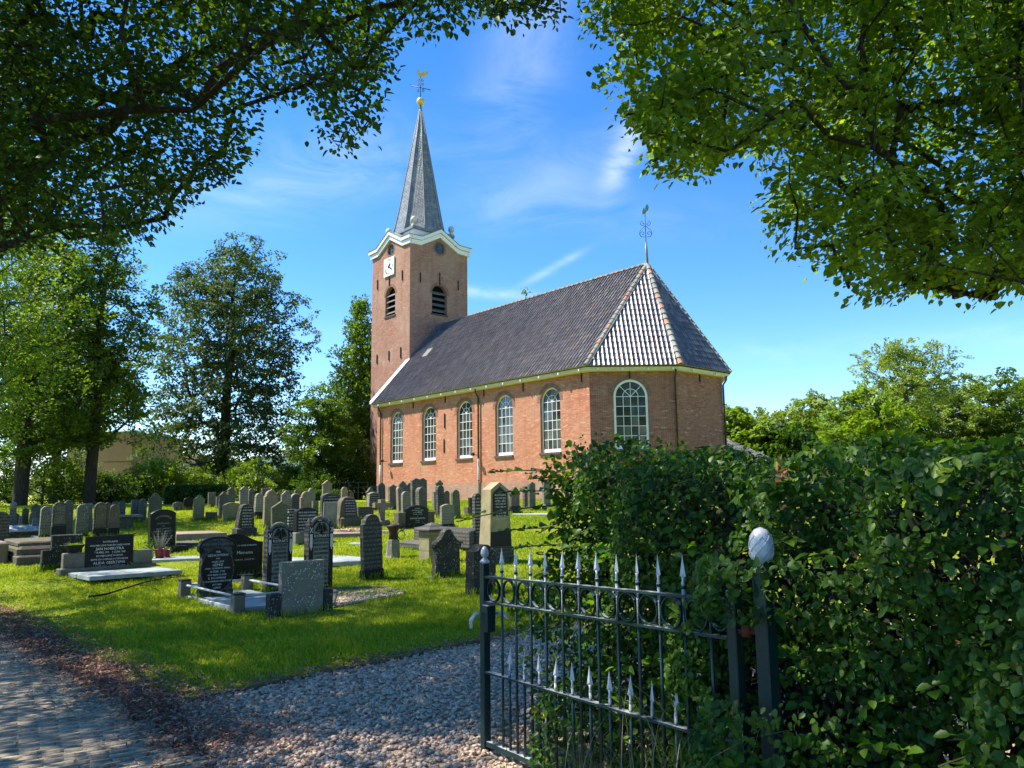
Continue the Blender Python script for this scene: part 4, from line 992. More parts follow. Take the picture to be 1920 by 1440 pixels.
add(850, 863, 974, 918, 'round', 'mossy', 'dark rounded lone headstone widening towards its foot, before the wall', taper=.25)
add(829, 852, 996, 945, 'gable', 'pale', 'small pale gabled headstone with black foot behind the pyramid-capped pillar', th=.12, base=.27)
add(883, 893, 968, 933, 'flat', 'base', 'black upright block half hidden behind the tan obelisk', th=.12)
add(877, 884, 969, 951, 'flat', 'grey', 'low grey block beside the black upright one left of the obelisk', th=.2)
e, w_, h_ = add(892, 903, 1030, 925, 'round', 'bluestone', 'thin dark rounded headstone with pale rim right behind the obelisk', th=.12, panel=('blacktext', .8, .3, .93, 'round'))
add(958, 976, 964, 913, 'ornate', 'brown', 'brown-black headstone behind the hedge twigs right of the obelisk', base=.3)
add(984, 993, 956, 912, 'flat', 'grey', 'narrow grey slab seen through the hedge twigs, left of two')
add(994, 1005, 958, 903, 'point', 'mossy', 'narrow gabled stone seen through the hedge twigs, right of two')
add(1021, 1033, 952, 902, 'flat', 'pale', 'pale tall post stone almost hidden by the hedge leaves')
# ---- nearer dark stones
e, w_, h_ = add(683, 719, 1089, 964, 'shoulder', 'bluestone', 'tall dark shouldered headstone standing alone on the lawn, worn inscription', th=.13, base=.17, yaw=.02)
e, w_, h_ = add(818, 863, 1086, 992, 'ornate', 'dark', 'small black headstone with scalloped crest and lichen spots, facing the gate', th=.14, taper=.12, yaw=.0)
MB().rbox(-w_/2-.06, w_/2+.09, -.07, .2, 0, .05, .02).obj('plinth', SM['dark'], e)
MB().prism([(x*1.0, z) for x, z in [(-w_*.56, h_*.70), (w_*.56, h_*.70), (w_*.56, h_*.74), (-w_*.56, h_*.74)]], -.03, .0).obj('moulding', SM['dark'], e)
e, w_, h_ = add(888, 931, 1117, 1021, 'scurve', 'dark', 'dark bell-topped headstone nearest the gate, its broad side face lit', th=.22, yaw=.05)
# blunt column far left
def column(px0, px1, yb, yt, label):
    PL, w_, h, Pm = place_stone(px0, px1, yb, yt); e = empty('grave_column', (Pm[0], Pm[1], T(0, Pm[1])-.02), GR, label=label, cat='grave column')
    MB().rbox(-w_*.75, w_*.75, -w_*.75, w_*.75, 0, h*.35, .02).obj('base', SM['mossy'], e)
    mb = MB(); a, b_ = w_*.62, w_*.42; mb.add([(-a, -a, h*.35), (a, -a, h*.35), (a, a, h*.35), (-a, a, h*.35), (-b_, -b_, h*.78), (b_, -b_, h*.78), (b_, b_, h*.78), (-b_, b_, h*.78)], [(0, 1, 5, 4), (1, 2, 6, 5), (2, 3, 7, 6), (3, 0, 4, 7), (4, 5, 6, 7)]); mb.obj('shaft', SM['grey'], e)
    MB().lathe([(w_*.5, h*.78), (w_*.52, h*.94), (w_*.42, h), (.01, h+.02)], sides=10).obj('cap', SM['pale'], e)
column(15, 28, 1000, 941, 'blunt grey stone column with pale round cap at far left')
# ---- poly slabs on the ground, corners given where they touch it
def gslab(name, pts, z0, z1, mat, label=None, cat=None, parent=None, top=None, group=None):
    P_ = [ground(*p) for p in pts] if not isinstance(pts[0], np.ndarray) else pts
    c_ = np.mean(P_, 0); zb = float(c_[2]); mb = MB(); n = len(P_)
    V = [(p[0]-c_[0], p[1]-c_[1], z0) for p in P_]+[(p[0]-c_[0], p[1]-c_[1], z1-.008) for p in P_]+[((p[0]-c_[0])*.985, (p[1]-c_[1])*.985, z1) for p in P_]
    F_ = [(i, (i+1) % n, n+(i+1) % n, n+i) for i in range(n)]+[(n+i, n+(i+1) % n, 2*n+(i+1) % n, 2*n+i) for i in range(n)]+[tuple(range(2*n, 3*n))]
    mb.add(V, F_); return mb.obj(name, SM[mat], parent, (c_[0], c_[1], zb) if parent is None else None, label=label, cat=cat, group=group)
def rectslab(px, py, lw, ld, **k):
    """rectangle whose front-left corner stands at the pixel's ground point"""
    p = ground(px, py); return [p, p+GW*lw, p+GW*lw-GN*ld, p-GN*ld]
# black double-wing grave, white ledger in front
e, w_, h_ = grave(158, 248, 1076, 1004, 'flat', 'black', 'broad black polished headstone with white lettering between two concrete wings', th=.10, yaw=0, lean=-.03, cat='grave', group=None, lop=.03)
mtext([('RUSTPLAATS', .8), ('VAN MIJN LIEVE MAN EN ONZE VADER', .75), ('JAN HOEKSTRA', 1.25), '* 14 APRIL 1910     † 22 JAN. 1968', ('EN MIJN LIEVE MOEDER', .8), ('BEPPE EN OVERGROOTMOEDER', .8), ('ALIDA GEERTSMA', 1.25), '* 22 MEI 1913     † 24 OKT. 2004', None, ('PSALM 23:1  DE HERE IS MIJN HERDER', .8)], e, 0, h_-.12, -.006, M['letters'], w_*.86, .066)
mb = MB(); zt = .40
for s_ in (-1, 1): MB().rbox(min(s_*w_/2, s_*(w_/2+.36)), max(s_*w_/2, s_*(w_/2+.36)), .0, .22, .10, zt, .015).obj('wing', SM['concrete'], e)
MB().rbox(-w_/2-.42, w_/2+.42, -.10, .30, 0, .12, .015).obj('plinth', SM['concrete'], e)
MB().rbox(-w_/2-.30, w_/2+.38, -1.75, -.10, -.02, .05, .008).obj('ledger', SM['slab'], e)
PLW = w_
bw = empty('planter_bowl', tuple(np.array(e.location)+np.array([*(-GW[:2]*(w_/2+.18)-GN[:2]*.10), .40])), 0, label='black flower bowl with yellow-green plants on the left wing of the black grave', cat='flower bowl')
MB().lathe([(.06, 0), (.10, .02), (.17, .12), (.185, .15), (.165, .15), (.15, .11)], sides=16).obj('bowl', SM['base'], bw)
bp_ = rng.normal(0, 1, (160, 3))*[.06, .06, .012]+[0, 0, .155]
# spotted dark slab grave left of it
add(94, 152, 1070, 1003, 'flat', 'dark', 'wide dark grave slab spotted with white lichen behind the black double-wing grave', th=.16, yaw=0)
add(77, 94, 1072, 1032, 'flat', 'dark', 'low dark side block joined left of the lichen-spotted slab', th=.18, yaw=0)
# weathered brown sarcophagus steps
sa = empty('sarcophagus', ground(30, 1062), GR, label='weathered brown ledger tomb with stepped rounded edge at far left', cat='tomb')
MB().rbox(0, 1.15, -.05, 1.5, 0, .20, .03).rbox(.02, 1.15, .12, 1.9, .20, .38, .06).rbox(.05, 1.15, .25, 2.1, .38, .47, .03).obj('tomb_steps', SM['brown'], sa)
MB().rbox(-.28, -.06, .6, 2.2, 0, .46, .03).obj('side_kerb', SM['pink'], sa)
# white chest tomb
ct = empty('chest_tomb', ground(-20, 1014), GR, label='chest tomb with bright white sloping top at far left', cat='tomb')
PLc = ground(-20, 1014); 
MB().rbox(.04, 1.36, .05, .95, 0, .20, .02).obj('chest', SM['bluestone'], ct)
mb = MB(); mb.add([(0, 0, .20), (1.42, 0, .20), (1.42, 1.05, .20), (0, 1.05, .20), (0, 0, .24), (1.42, 0, .24), (1.42, 1.05, .24), (0, 1.05, .24), (.15, .50, .36), (1.1, .50, .36)], [(0, 1, 5, 4), (1, 2, 6, 5), (2, 3, 7, 6), (3, 0, 4, 7), (4, 5, 9, 8), (5, 6, 9), (6, 7, 8, 9), (7, 4, 8), (3, 2, 1, 0)]); mb.obj('lid', SM['slab'], ct)
# small stone table
tb = empty('stone_table', ground(222, 994), GR, label='small stone table with pale flat top on a thick foot in tree shade', cat='stone table')
MB().rbox(.05, .40, .05, .35, 0, .36, .02).obj('foot', SM['mossy'], tb); MB().rbox(-.12, .62, -.05, .45, .36, .42, .015).obj('top', SM['pale'], tb)
# white bits of footing
gslab('ledger', [(57, 1009), (72, 1012), (77, 1008), (62, 1005)], 0, .05, 'slab', 'short white footing slab beside the leaning blue-grey stone', 'grave slab')
# big arched black headstone with bow carving
e, w_, h_ = grave(281, 329, 1034, 955, 'arc', 'black', 'large black headstone with arched top, carved bow and grey lettering', th=.20, yaw=0, cat='gravestone', plinth=(.05, .10))
MB().prism([(.32*w_*math.cos(R(180-a)), h_*.76+.10*w_+.16*w_*math.sin(R(180-a))-.05) for a in range(0, 181, 20)]+[(.24*w_*math.cos(R(a)), h_*.76+.10*w_+.09*w_*math.sin(R(a))-.05) for a in range(0, 181, 20)], -.006, -.001).obj('carved_bow', SM['grey'], e)
mtext([('RUSTPLAATS', .9), ('VAN', .7), ('ONZE LIEVE MAN', .8), ('BAUKE P. GERRITS', 1.1), ('* 8 MEI 1889  † 4 SEPT 1959', .7), ('EN MIJN LIEVE VROUW', .8), ('MARIA J. ELBATIMA', 1.1), ('GEB. 1 JAN. 1892', .7), ('OVERL. 14 MEI 1972', .7)], e, 0, h_*.66, -.006, simple('letters_grey', (.33, .36, .35), .7, .2, bump=0), w_*.8, h_*.062)
gslab('grave_plinth', rectslab(308, 1040, .52, .2), 0, .17, 'black', 'low black block with dim lettering at the foot of the arched black headstone', 'grave block')
gslab('ledger', [(262, 1059), (376, 1052), (372, 1042), (268, 1048)], -.02, .05, 'slab', 'long blue-white ledger slab behind the red flower pots', 'grave slab')
gslab('ledger', [(330, 1017), (425, 1010), (398, 1000), (330, 1003)], -.02, .13, 'pink', 'long pinkish stone kerb bed on the bright lawn behind the oval-panelled stone', 'grave kerb')
gslab('ledger', [(330, 1030), (372, 1027), (366, 1018), (330, 1021)], -.02, .10, 'bluestone', 'dark kerb stone just below the long pinkish one', 'grave kerb')
gslab('ledger', [(619, 1066), (686, 1060), (676, 1048), (619, 1038)], -.02, .06, 'slab', 'cracked blue-white flagstones right of the striped headstones', 'grave slab')
gslab('ledger', [(590, 1012), (702, 1006), (700, 996), (590, 1000)], -.02, .07, 'pink', 'pale pink kerb with pebbles before the rock-hewn plaque stone', 'grave kerb')
gslab('ledger', [(654, 1022), (684, 1024), (684, 1018), (662, 1017)], -.02, .03, 'slab', 'small pale flagstone in the lawn left of the tall dark shouldered stone', 'grave slab')
gslab('ledger', [(540, 1062), (575, 1064), (572, 1048), (548, 1046)], -.02, .06, 'slab', 'pale slab seen between the two striped headstones', 'grave slab')
gslab('ledger', [(746, 1024), (802, 1036), (808, 1020), (770, 1014)], -.02, .09, 'bluestone', 'dark low slab step left of the pyramid-capped pillar', 'grave slab')
gslab('chest_slab', [(776, 1012), (880, 1038), (902, 1020), (800, 1002)], -.02, .34, 'bluestone', 'big dark chest tomb slab behind the pyramid-capped pillar', 'tomb')
gslab('ledger', [(700, 1000), (742, 1003), (742, 997), (706, 994)], -.02, .05, 'tan', 'thin pale stone rim on the lawn under the stone cross', 'grave kerb')
gslab('ledger', [(960, 966), (1060, 970), (1060, 962), (960, 960)], -.02, .03, 'slab', 'pale paved strip seen through the twigs right of the obelisk', 'grave slab')
# pebbles on pink kerb
P_ = np.array([onplane(*q, ground(650, 1003), np.array([0, 1., 0])) for q in ((650, 990),)]); c0 = ground(652, 1000)
P_ = c0+rng.normal(0, 1, (260, 3))*[.22, .10, .01]+[0, 0, .09]
stones('pebbles', P_, rng.uniform(.012, .03, 260), simple('pebble_pink', (.62, .42, .32), .8, .2), label='pink pebbles heaped on the grave kerb')
# gravel bed with kerb right of the grey back slab
A0, A1, A2, A3 = [ground(*p) for p in ((622, 1143), (757, 1116), (730, 1104), (628, 1108))]
gb = empty('gravel_grave', tuple((A0+A1+A2+A3)/4), 0, label='kerbed grave bed of loose gravel right of the splashed grey slab', cat='grave'); cb = (A0+A1+A2+A3)/4
for a, b_ in ((A0, A1), (A1, A2), (A2, A3), (A3, A0)):
    d_ = (b_-a); L_ = np.linalg.norm(d_[:2]); MB().rbox(0, L_, -.04, .04, -.02, .05, .01).obj('kerb', SM['concrete'], gb, tuple(a-cb), (0, 0, math.atan2(d_[1], d_[0])))
uv_ = rng.uniform(0, 1, (2600, 2)); Pb = (A0*(1-uv_[:, :1])+A1*uv_[:, :1])*(1-uv_[:, 1:])+(A3*(1-uv_[:, :1])+A2*uv_[:, :1])*uv_[:, 1:]-cb
stones('gravel_fill', np.c_[Pb[:, :2], rng.uniform(0, .03, 2600)], rng.uniform(.012, .03, 2600), M['gravel'], parent=gb)
# cross
PL, w_, h, Pm = place_stone(703, 732, 988, 935)
cr = empty('stone_cross', (Pm[0], Pm[1], T(0, Pm[1])-.02), GR, label='plain tan stone cross on a block foot before the brick church', cat='cross')
a = w_*.15
MB().prism([(-a, h*.2), (a, h*.2), (a, h*.70), (w_/2, h*.70), (w_/2, h*.88), (a, h*.88), (a, h), (-a, h), (-a, h*.88), (-w_/2, h*.88), (-w_/2, h*.70), (-a, h*.70)], 0, .16, .008).obj('cross', SM['tan'], cr)
MB().rbox(-w_*.36, w_*.40, -.10, .26, 0, h*.24, .03).obj('foot', SM['tan'], cr)
# rusty tap post with curled iron
tp = empty('grave_ornament', ground(737, 1046), GR, label='weathered stone stump with dark iron spout and two curled rings', cat='grave ornament')
MB().lathe([(.17, 0), (.15, .05), (.13, .35), (.12, .38)], sides=8, smooth=False).obj('stump', SM['splash'], tp)
MB().lathe([(.10, .38), (.09, .5), (.10, .58), (.15, .64), (.16, .66), (.02, .70)], sides=12).obj('spout', simple('rusty_iron', (.05, .025, .02), .7, .3, var=.5), tp)
mb = MB(); mb.tube(spiral(.20, .62, .09, .8, PI, -1, 14, .07), .015, 5); mb.tube(spiral(.20, .46, .09, 1, 0, 1, 16, .085), .009, 5); mb.obj('curled_rings', M['iron'], tp)
# black gabled family grave with wings
e, w_, h_ = grave(762, 803, 992, 947, 'gable', 'black', 'black gabled headstone with white lettering between two grey wings, on a black base', th=.12, yaw=0, cat='grave', group=None)
mtext([('RUSTPLAATS', .7), ('VAN ONZE LIEVE OUDERS', .7), ('J. v.d. WEIDE', 1.1), ('* 8-3-1893  † 4-12-1958', .7), ('EN', .5), ('DIEUWKE HOEKSTRA', 1.1), ('* 1-8-1897', .7), ('† 1-1-1984', .7)], e, 0, h_*.86, -.006, M['letters'], w_*.8, h_*.085)
for s_ in (-1, 1): MB().rbox(min(s_*w_/2, s_*(w_/2+.24)), max(s_*w_/2, s_*(w_/2+.24)), .02, .26, .10, h_*.70, .012).obj('wing', SM['brown'], e)
MB().rbox(-w_/2-.30, w_/2+.30, -.08, .32, 0, .12, .015).obj('plinth', SM['base'], e)
# pyramid capped pillar
PL, w_, h, Pm = place_stone(803, 838, 1056, 993)
pp = empty('grave_pillar', (Pm[0], Pm[1], T(0, Pm[1])-.02), GR, label='squat square stone pillar with dark pyramid cap behind the scalloped black stone', cat='grave pillar')
MB().rbox(-.20, .20, 0, .40, 0, h-.0, .02).obj('shaft', SM['tantext'], pp)
mb = MB(); a = .27; mb.add([(-a, -.07, h), (a, -.07, h), (a, .47, h), (-a, .47, h), (-a, -.07, h+.02), (a, -.07, h+.02), (a, .47, h+.02), (-a, .47, h+.02), (0, .2, h+.17)], [(0, 1, 5, 4), (1, 2, 6, 5), (2, 3, 7, 6), (3, 0, 4, 7), (4, 5, 8), (5, 6, 8), (6, 7, 8), (7, 4, 8), (3, 2, 1, 0)]); mb.obj('pyramid_cap', SM['bluestone'], pp)
# obelisk
PL, w_, h, Pm = place_stone(919, 964, 1061, 902)
ob = empty('obelisk', (Pm[0], Pm[1], T(0, Pm[1])-.02), GR, label='tall tan obelisk with black gothic name plaque and black lower panel', cat='obelisk')
tan_ob = stonemat('obelisk_stone', (.42, .35, .21), .08, moss=.05)
hb = h*.215; wb = w_*.5; wt = w_*.37; wbt = w_*.455; dp_ = .34
MB().rbox(-wb, wb, -.02, dp_+.10, 0, hb, .02).obj('base', SM['bluestone'], ob)
zt = h*.91; mb = MB()
def sec(z): f = (z-hb)/(zt-hb); hw = wbt*(1-f)+wt*f; y0 = .03+.03*f; y1 = dp_+.04-.05*f; return hw, y0, y1
hw0, ya0, yb0 = sec(hb); hw1, ya1, yb1 = sec(zt)
mb.add([(-hw0, ya0, hb), (hw0, ya0, hb), (hw0, yb0, hb), (-hw0, yb0, hb), (-hw1, ya1, zt), (hw1, ya1, zt), (hw1, yb1, zt), (-hw1, yb1, zt), (0, ya1, h), (0, yb1, h), (-.02, ya1, h-.01), (.02, ya1, h-.01)], [(0, 1, 5, 8, 4), (1, 2, 6, 5), (2, 3, 7, 9, 6), (3, 0, 4, 7), (4, 8, 9, 7), (5, 6, 9, 8)]); mb.obj('shaft', tan_ob, ob)
def front(z): return sec(z)[1]-.006
def plq(pts, mat, nm):
    mb = MB(); n = len(pts); V = [(x, front(z)-.012, z) for x, z in pts]+[(x, front(z)+.004, z) for x, z in pts]
    mb.add(V, [tuple(range(n))]+[((i+1) % n, i, n+i, n+(i+1) % n) for i in range(n)]); return mb.obj(nm, mat, ob)
z0, z1 = h*.585, h*.945; k = wt*.80
plq([(-k*1.04, z0), (k*1.04, z0), (k, z1-.13), (0, z1), (-k, z1-.13)], SM['black'], 'name_plaque')
plq([(-wbt*.93, hb+.01), (wbt*.93, hb+.01), (wbt*.88, h*.40), (-wbt*.88, h*.40)], SM['base'], 'lower_panel')
for i, (s_, rel) in enumerate((('RUSTPLAATS', 1.05), ('VAN ONZE LIEVE', .8), ('LUTJE v. GELD', 1.25), ('GEB. 13 APRIL 1878', .8), ('OVERL. 7 FEBR. 1941', .8), ('EN', .6), ('GEERTJE v.d. WERF', 1.2), ('GEB. 28 OCT. 1880', .8), ('OVERL. 9 FEB. 1961', .8))):
    z = z1-.17-i*.058; mtext([(s_, rel)], ob, 0, z, front(z)-.016, M['letters'], k*1.75, .056)
# ---- stone with oval panel, rails round its ledger
e, w_, h_ = grave(372, 437, 1128, 1006, 'brow', 'bluestone', 'dark headstone with wide curved brow and white lettering in an oval panel', th=.13, yaw=0, lean=0, cat='gravestone', group=None)
MB().prism([(w_*.46*math.cos(t_), h_*.48+h_*.335*math.sin(t_)) for t_ in np.linspace(0, 2*PI, 33)[:-1]], -.010, -.001).obj('oval_panel', SM['black'], e)
mb = MB(); q = [(w_*.475*math.cos(t_), h_*.48+h_*.347*math.sin(t_)) for t_ in np.linspace(0, 2*PI, 33)]; mb.tube([(x, -.008, z) for x, z in q], .008, 5); mb.obj('oval_rim', SM['grey'], e)
mb = MB(); q = outline('brow', w_*.98, h_*.985); mb.tube([(x, -.004, z) for x, z in q if z > h_*.72], .016, 6); mb.obj('brow_moulding', SM['base'], e)
for s_ in (-1, 1): mb = MB(); mb.tube([(s_*w_*.46+x-0, -.012, h_*.80+z) for x, _, z in spiral(0, 0, .035, 1.3, 0, s_, 16, .008)], .008, 5); mb.obj('volute', SM['base'], e)
mtext([('TER', 1), ('GEDACHTENIS', 1.15), ('AAN', .7), ('ONZE LIEVE', .85), ('GEPKE', 1.35), ('OVERL. TE DEERSUM, WAALS', .8), ('28 FEBR. 1922', .95), ('OUD BIJNA 15 JAAR.', .8), ('E. KOOPMANS', 1), ('T. KOOPMANS VAN DORP', .9), ('JACOBA', .9), ('GERRIE', .9)], e, 0, h_*.755, -.013, M['letters'], w_*.76, h_*.0505)
mtext([('RUST ZACHT LIEVE GEPKE', 1)], e, 0, h_*.085, -.006, SM['grey'], w_*.8, .055)
Gp = np.array(e.location)
# plot: ledger and railing posts
Pa = ground(345, 1122); Pb_ = ground(445, 1153)
d1 = (Pb_-Pa); d1[2] = 0; L1 = np.linalg.norm(d1); d1 /= L1; d2_ = GW*1.0; L2 = .98
c_ = Pa+d1*(L1/2)+d2_*(L2/2)
led = gslab('ledger', [Pa+d1*.02, Pb_, Pb_+d2_*L2, Pa+d2_*L2], -.02, .07, 'slab', 'pale green ledger stones inside the white-railed plot', 'grave slab')
rl = empty('grave_railing', tuple(Pa), 0, label='four short grey posts joined by white tube rails around the oval-panel grave', cat='grave railing')
posts = [Pa, Pb_, Pb_+d2_*L2, Pa+d2_*L2]
for p in posts:
    po = MB().rbox(-.075, .075, -.075, .075, -.02, .27, .012).obj('post', SM['concrete'], rl, tuple(p-Pa), (0, 0, GR)); MB().rbox(-.08, .08, -.08, .08, .27, .285, .004).obj('post_cap', SM['base'], po)
M['rail'] = simple('rail_white', (.62, .66, .66), .4, .4, var=.25)
for i in range(4):
    a, b_ = posts[i]-Pa, posts[(i+1) % 4]-Pa; MB().tube([(a[0], a[1], .20), (b_[0], b_[1], .20)], .017, 8).obj('rail', M['rail'], rl)
# curved black modern headstone
e, w_, h_ = grave(408, 491, 1092, 1000, 'flat', 'black', 'wide glossy black modern headstone with wavy top behind the oval-panel stone', th=.10, yaw=0, lean=0, cat='gravestone', group=None)
for ch in e.children: bpy.data.objects.remove(ch)
pts = [(-w_/2, .08), (w_/2, .08), (w_/2, h_*.80)]+[(w_*(.5-t_), h_*(.80+.20*(.5-.5*math.cos(PI*min(1, t_/.62)))**1.0)) for t_ in np.linspace(.08, .62, 8)]+[(-w_*.30, h_*.97), (-w_*.42, h_*.86), (-w_/2, h_*.72)]
MB().prism(pts, 0, .10, .006).obj('slab', SM['black'], e)
MB().rbox(-w_/2-.1, w_/2+.1, -.10, .22, -.01, .10, .01).obj('plinth', SM['black'], e)
mtext([('HIER IS ONZE BEGRAVEN', .7), None, ('Minnema', 1.5), None, ('* 5 JUNI 1914    † 2 AUGUST 1996', .75)], e, w_*.08, h_*.74, -.004, M['letters'], w_*.55, h_*.075)
# ---- pair of striped headstones
def striped(xl, xr, yb, yt, label, lines, foot):
    PL, w_, h, Pm = place_stone(xl, xr, yb, yt)
    e = empty('gravestone', (Pm[0], Pm[1], T(0, Pm[1])-.02), GR, label=label, cat='gravestone')
    pw = w_*.16; th = .17; wi = w_/2-pw
    MB().rbox(-wi, wi, .015, th-.015, 0, h*.86, .004).prism([(-wi, h*.855), (wi, h*.855)]+[(wi*math.cos(R(a)), h*.86+h*.10*math.sin(R(a))) for a in range(0, 181, 15)], .015, th-.015).obj('slab', SM['base'], e)
    for s_ in (-1, 1):
        a, b_ = sorted((s_*wi, s_*w_/2)); x = (a+b_)/2; hw = (b_-a)/2
        mb = MB(); mb.rbox(a, b_, 0, th, 0, h*.90, .006); mb.add([(a, 0, h*.90), (b_, 0, h*.90), (b_, th, h*.90), (a, th, h*.90), (x, th/2, h*1.0)], [(0, 1, 4), (1, 2, 4), (2, 3, 4), (3, 0, 4)])
        p = mb.obj('pillar', SM['bluestone'], e)
        MB().prism([(x-hw*.86, .04), (x+hw*.86, .04), (x+hw*.86, h*.89), (x-hw*.86, h*.89)], -.006, -.001).obj('black_face', SM['black'], p)
        for k in (-1, 0, 1): MB().box(x+k*hw*.45-.006, x+k*hw*.45+.006, -.010, -.0065, h*(.60-.03*(k == 0)), h*.78).obj('stripe', M['letters'], p)
        mb = MB()
        for q in (-1, 1): mb.tube([(x-hw*.7, -.010, h*(.835+.035*q)), (x+hw*.7, -.010, h*(.835-.035*q))], .006, 4)
        mb.obj('diagonal_cross', M['letters'], p)
        mb = MB(); mb.tube([(x-hw*.4, -.010, h*.22), (x, -.010, h*.26), (x+hw*.4, -.010, h*.22), (x, -.010, h*.18), (x-hw*.4, -.010, h*.22)], .004, 4); mb.obj('rosette', SM['grey'], p)
    MB().prism([(-wi*.93, h*.13), (wi*.93, h*.13), (wi*.93, h*.72), (-wi*.93, h*.72)], .004, .014).obj('panel', SM['panel'], e)
    tp_ = MB().prism([(-wi*.93, h*.785), (wi*.93, h*.785), (wi*.93, h*.86)]+[(wi*.93*math.cos(R(a)), h*.86+h*.085*math.sin(R(a))) for a in range(15, 166, 15)]+[(-wi*.93, h*.86)], .004, .014).obj('tympanum', SM['panel'], e)
    # arch moulding and the tree emblem in relief
    mb = MB(); mb.tube([(wi*1.0*math.cos(R(a)), .06, h*.885+h*.11*math.sin(R(a))) for a in range(0, 181, 12)], [.035]*16, 7); mb.obj('arch_moulding', SM['lichen'], e)
    mb = MB(); mb.tube([(0, -.0, h*.785), (0, .0, h*.90)], [.022, .007], 5)
    rg = random.Random(3)
    for s_ in (-1, 1):
        for k in range(5):
            z = h*(.80+.022*k); x = s_*wi*(.75-.09*k); mb.tube([(0, 0, z), (x*.4, 0, z+.012), (x, 0, z+.03+.01*rg.random())], [.006, .005, .003], 4)
            for q in range(4):
                xx = x*(.35+.2*q); mb.tube([(xx, 0, z+.012), (xx+s_*.012*rg.uniform(-1, 1), 0, z+.045*rg.uniform(.5, 1))], [.005, .003], 4)
                mb.box(xx-.008, xx+.008, -.003, .003, z+.02+.02*rg.random(), z+.035+.02*rg.random())
    mb.obj('tree_emblem', M['letters_dark'], e)
    MB().prism([(-wi*.95, h*.725), (wi*.95, h*.725), (wi*.95, h*.782), (-wi*.95, h*.782)], -.004, .013).obj('name_band', SM['black'], e)
    mtext([('RUSTPLAATS', 1.2)], e, 0, h*.753, -.008, M['letters'], wi*1.75, .062)
    mtext(lines, e, 0, h*.69, .001, M['letters_dark'], wi*1.7, h*.057)
    MB().prism([(-wi*.95, h*.065), (wi*.95, h*.065), (wi*.95, h*.118), (-wi*.95, h*.118)], -.004, .013).obj('foot_band', SM['black'], e)
    mtext([(foot, 1.1)], e, 0, h*.092, -.008, M['letters'], wi*1.7, .055)
    return e
striped(499, 546, 1115, 980, 'left one of two tall black and grey headstones with tree emblem, half behind splashed slab', [('VAN ONZE LIEVE', 1), ('MOEDER', 1), ('JAPIKJE RINZEMA', 1.15), ('GEB. TE DRACHTEN', 1), ('OVERL. TE', 1), ('OOSTERMEER', 1), ('1 FEBR. 1925', 1), ('IN DEN OUDERDOM', 1), ('VAN 65 J.', 1), ('HARE KINDEREN', .9)], 'RUST ZACHT')
striped(577, 623, 1112, 968, 'right, taller one of two black and grey headstones with tree emblem and striped pillars', [('VAN ONZE LIEVE', 1), ('MAN EN VADER', 1), ('JAN E. KOOPMANS', 1.15), ('GEB. TE OPPENHUIZEN', 1), ('OVERL. TE', 1), ('BUITENPOST', 1), ('14 NOV. 1931', 1), ('OUD 71 JAAR.', 1), ('ZIJNE VROUW', 1), ('EN KINDEREN', .9)], 'RUST ZACHT')
# ---- splashed grey back slab with side blocks
e, w_, h_ = grave(527, 606, 1160, 1052, 'flat', 'splash', 'thick grey upright slab splashed with pale lichen, between two low side blocks', th=.12, yaw=0, lean=0, cat='gravestone', group=None)
MB().rbox(-w_/2-.16, -w_/2-.003, -.01, .14, 0, h_*.46, .012).obj('side_block', SM['dark'], e); MB().rbox(w_/2+.003, w_/2+.14, -.01, .14, 0, h_*.46, .012).obj('side_block', SM['dark'], e)
# planter box, flat stone, pots
pb = empty('planter', ground(283, 1088), GR, label='small square concrete planter on the lawn right of the white ledger', cat='planter')
MB().rbox(0, .26, 0, .04, 0, .11, .01).rbox(0, .26, .22, .26, 0, .11, .01).rbox(0, .04, .041, .219, 0, .11, .01).rbox(.22, .26, .041, .219, 0, .11, .01).obj('box', SM['pink'], pb)
MB().box(.04, .22, .04, .22, .05, .075).obj('soil', M['bed'], pb)
gslab('ledger', rectslab(314, 1083, .24, .2), 0, .03, 'concrete', 'small flat stone right of the square concrete planter', 'grave slab')
def pot(px, py, r, h, mat, label, plant=None):
    p = ground(px, py)+[0, 0, .04]; e = empty('flower_pot', tuple(p), 0, label=label, cat='flower pot')
    MB().lathe([(r*.75, 0), (r*.8, h*.2), (r, h*.9), (r*1.06, h*.92), (r*1.06, h), (r*.9, h), (r*.85, h*.85)], sides=14).obj('pot', mat, e); return e, p
redp = simple('red_glaze', (.20, .012, .02), .35, .5, var=.3); whp = simple('white_glaze', (.55, .60, .55), .5, .4, var=.3)
POTS = [pot(299, 1051, .105, .20, redp, 'larger dark red flower pot with dry twiggy heather'), pot(312, 1048, .085, .16, redp, 'smaller dark red flower pot behind the larger one'), pot(281, 1052, .075, .14, whp, 'small pale flower pot with green plant left of the red pots')]
# fallen dead branch on the lawn
br = ground(165, 1122); e = empty('dead_branch', tuple(br), 0, label='long thin dead branch lying across the lawn left of the railed grave', cat='dead branch')
def gp_(q, z=.03): p = ground(*q); return tuple(p-br+[0, 0, z])
mb = MB(); mb.tube([gp_((165, 1123)), gp_((200, 1120), .05), (gp_((240, 1112), .09)), gp_((275, 1102), .10), gp_((305, 1094), .08), gp_((335, 1087), .05), gp_((365, 1082), .03)], [.016, .015, .013, .011, .009, .006, .003], 6)
for a, b_ in (((208, 1119), (214, 1128)), ((285, 1099), (282, 1118)), ((300, 1095), (290, 1108)), ((262, 1106), (300, 1112)), ((320, 1090), (345, 1096)), ((240, 1111), (232, 1102))): mb.tube([gp_(a, .07), gp_(((a[0]*.6+b_[0]*.4), (a[1]*.6+b_[1]*.4)), .09), gp_(b_, .03)], [.007, .005, .002], 5)
mb.obj('twigs', simple('dead_wood', (.045, .035, .025), .9, .1, var=.4), e)
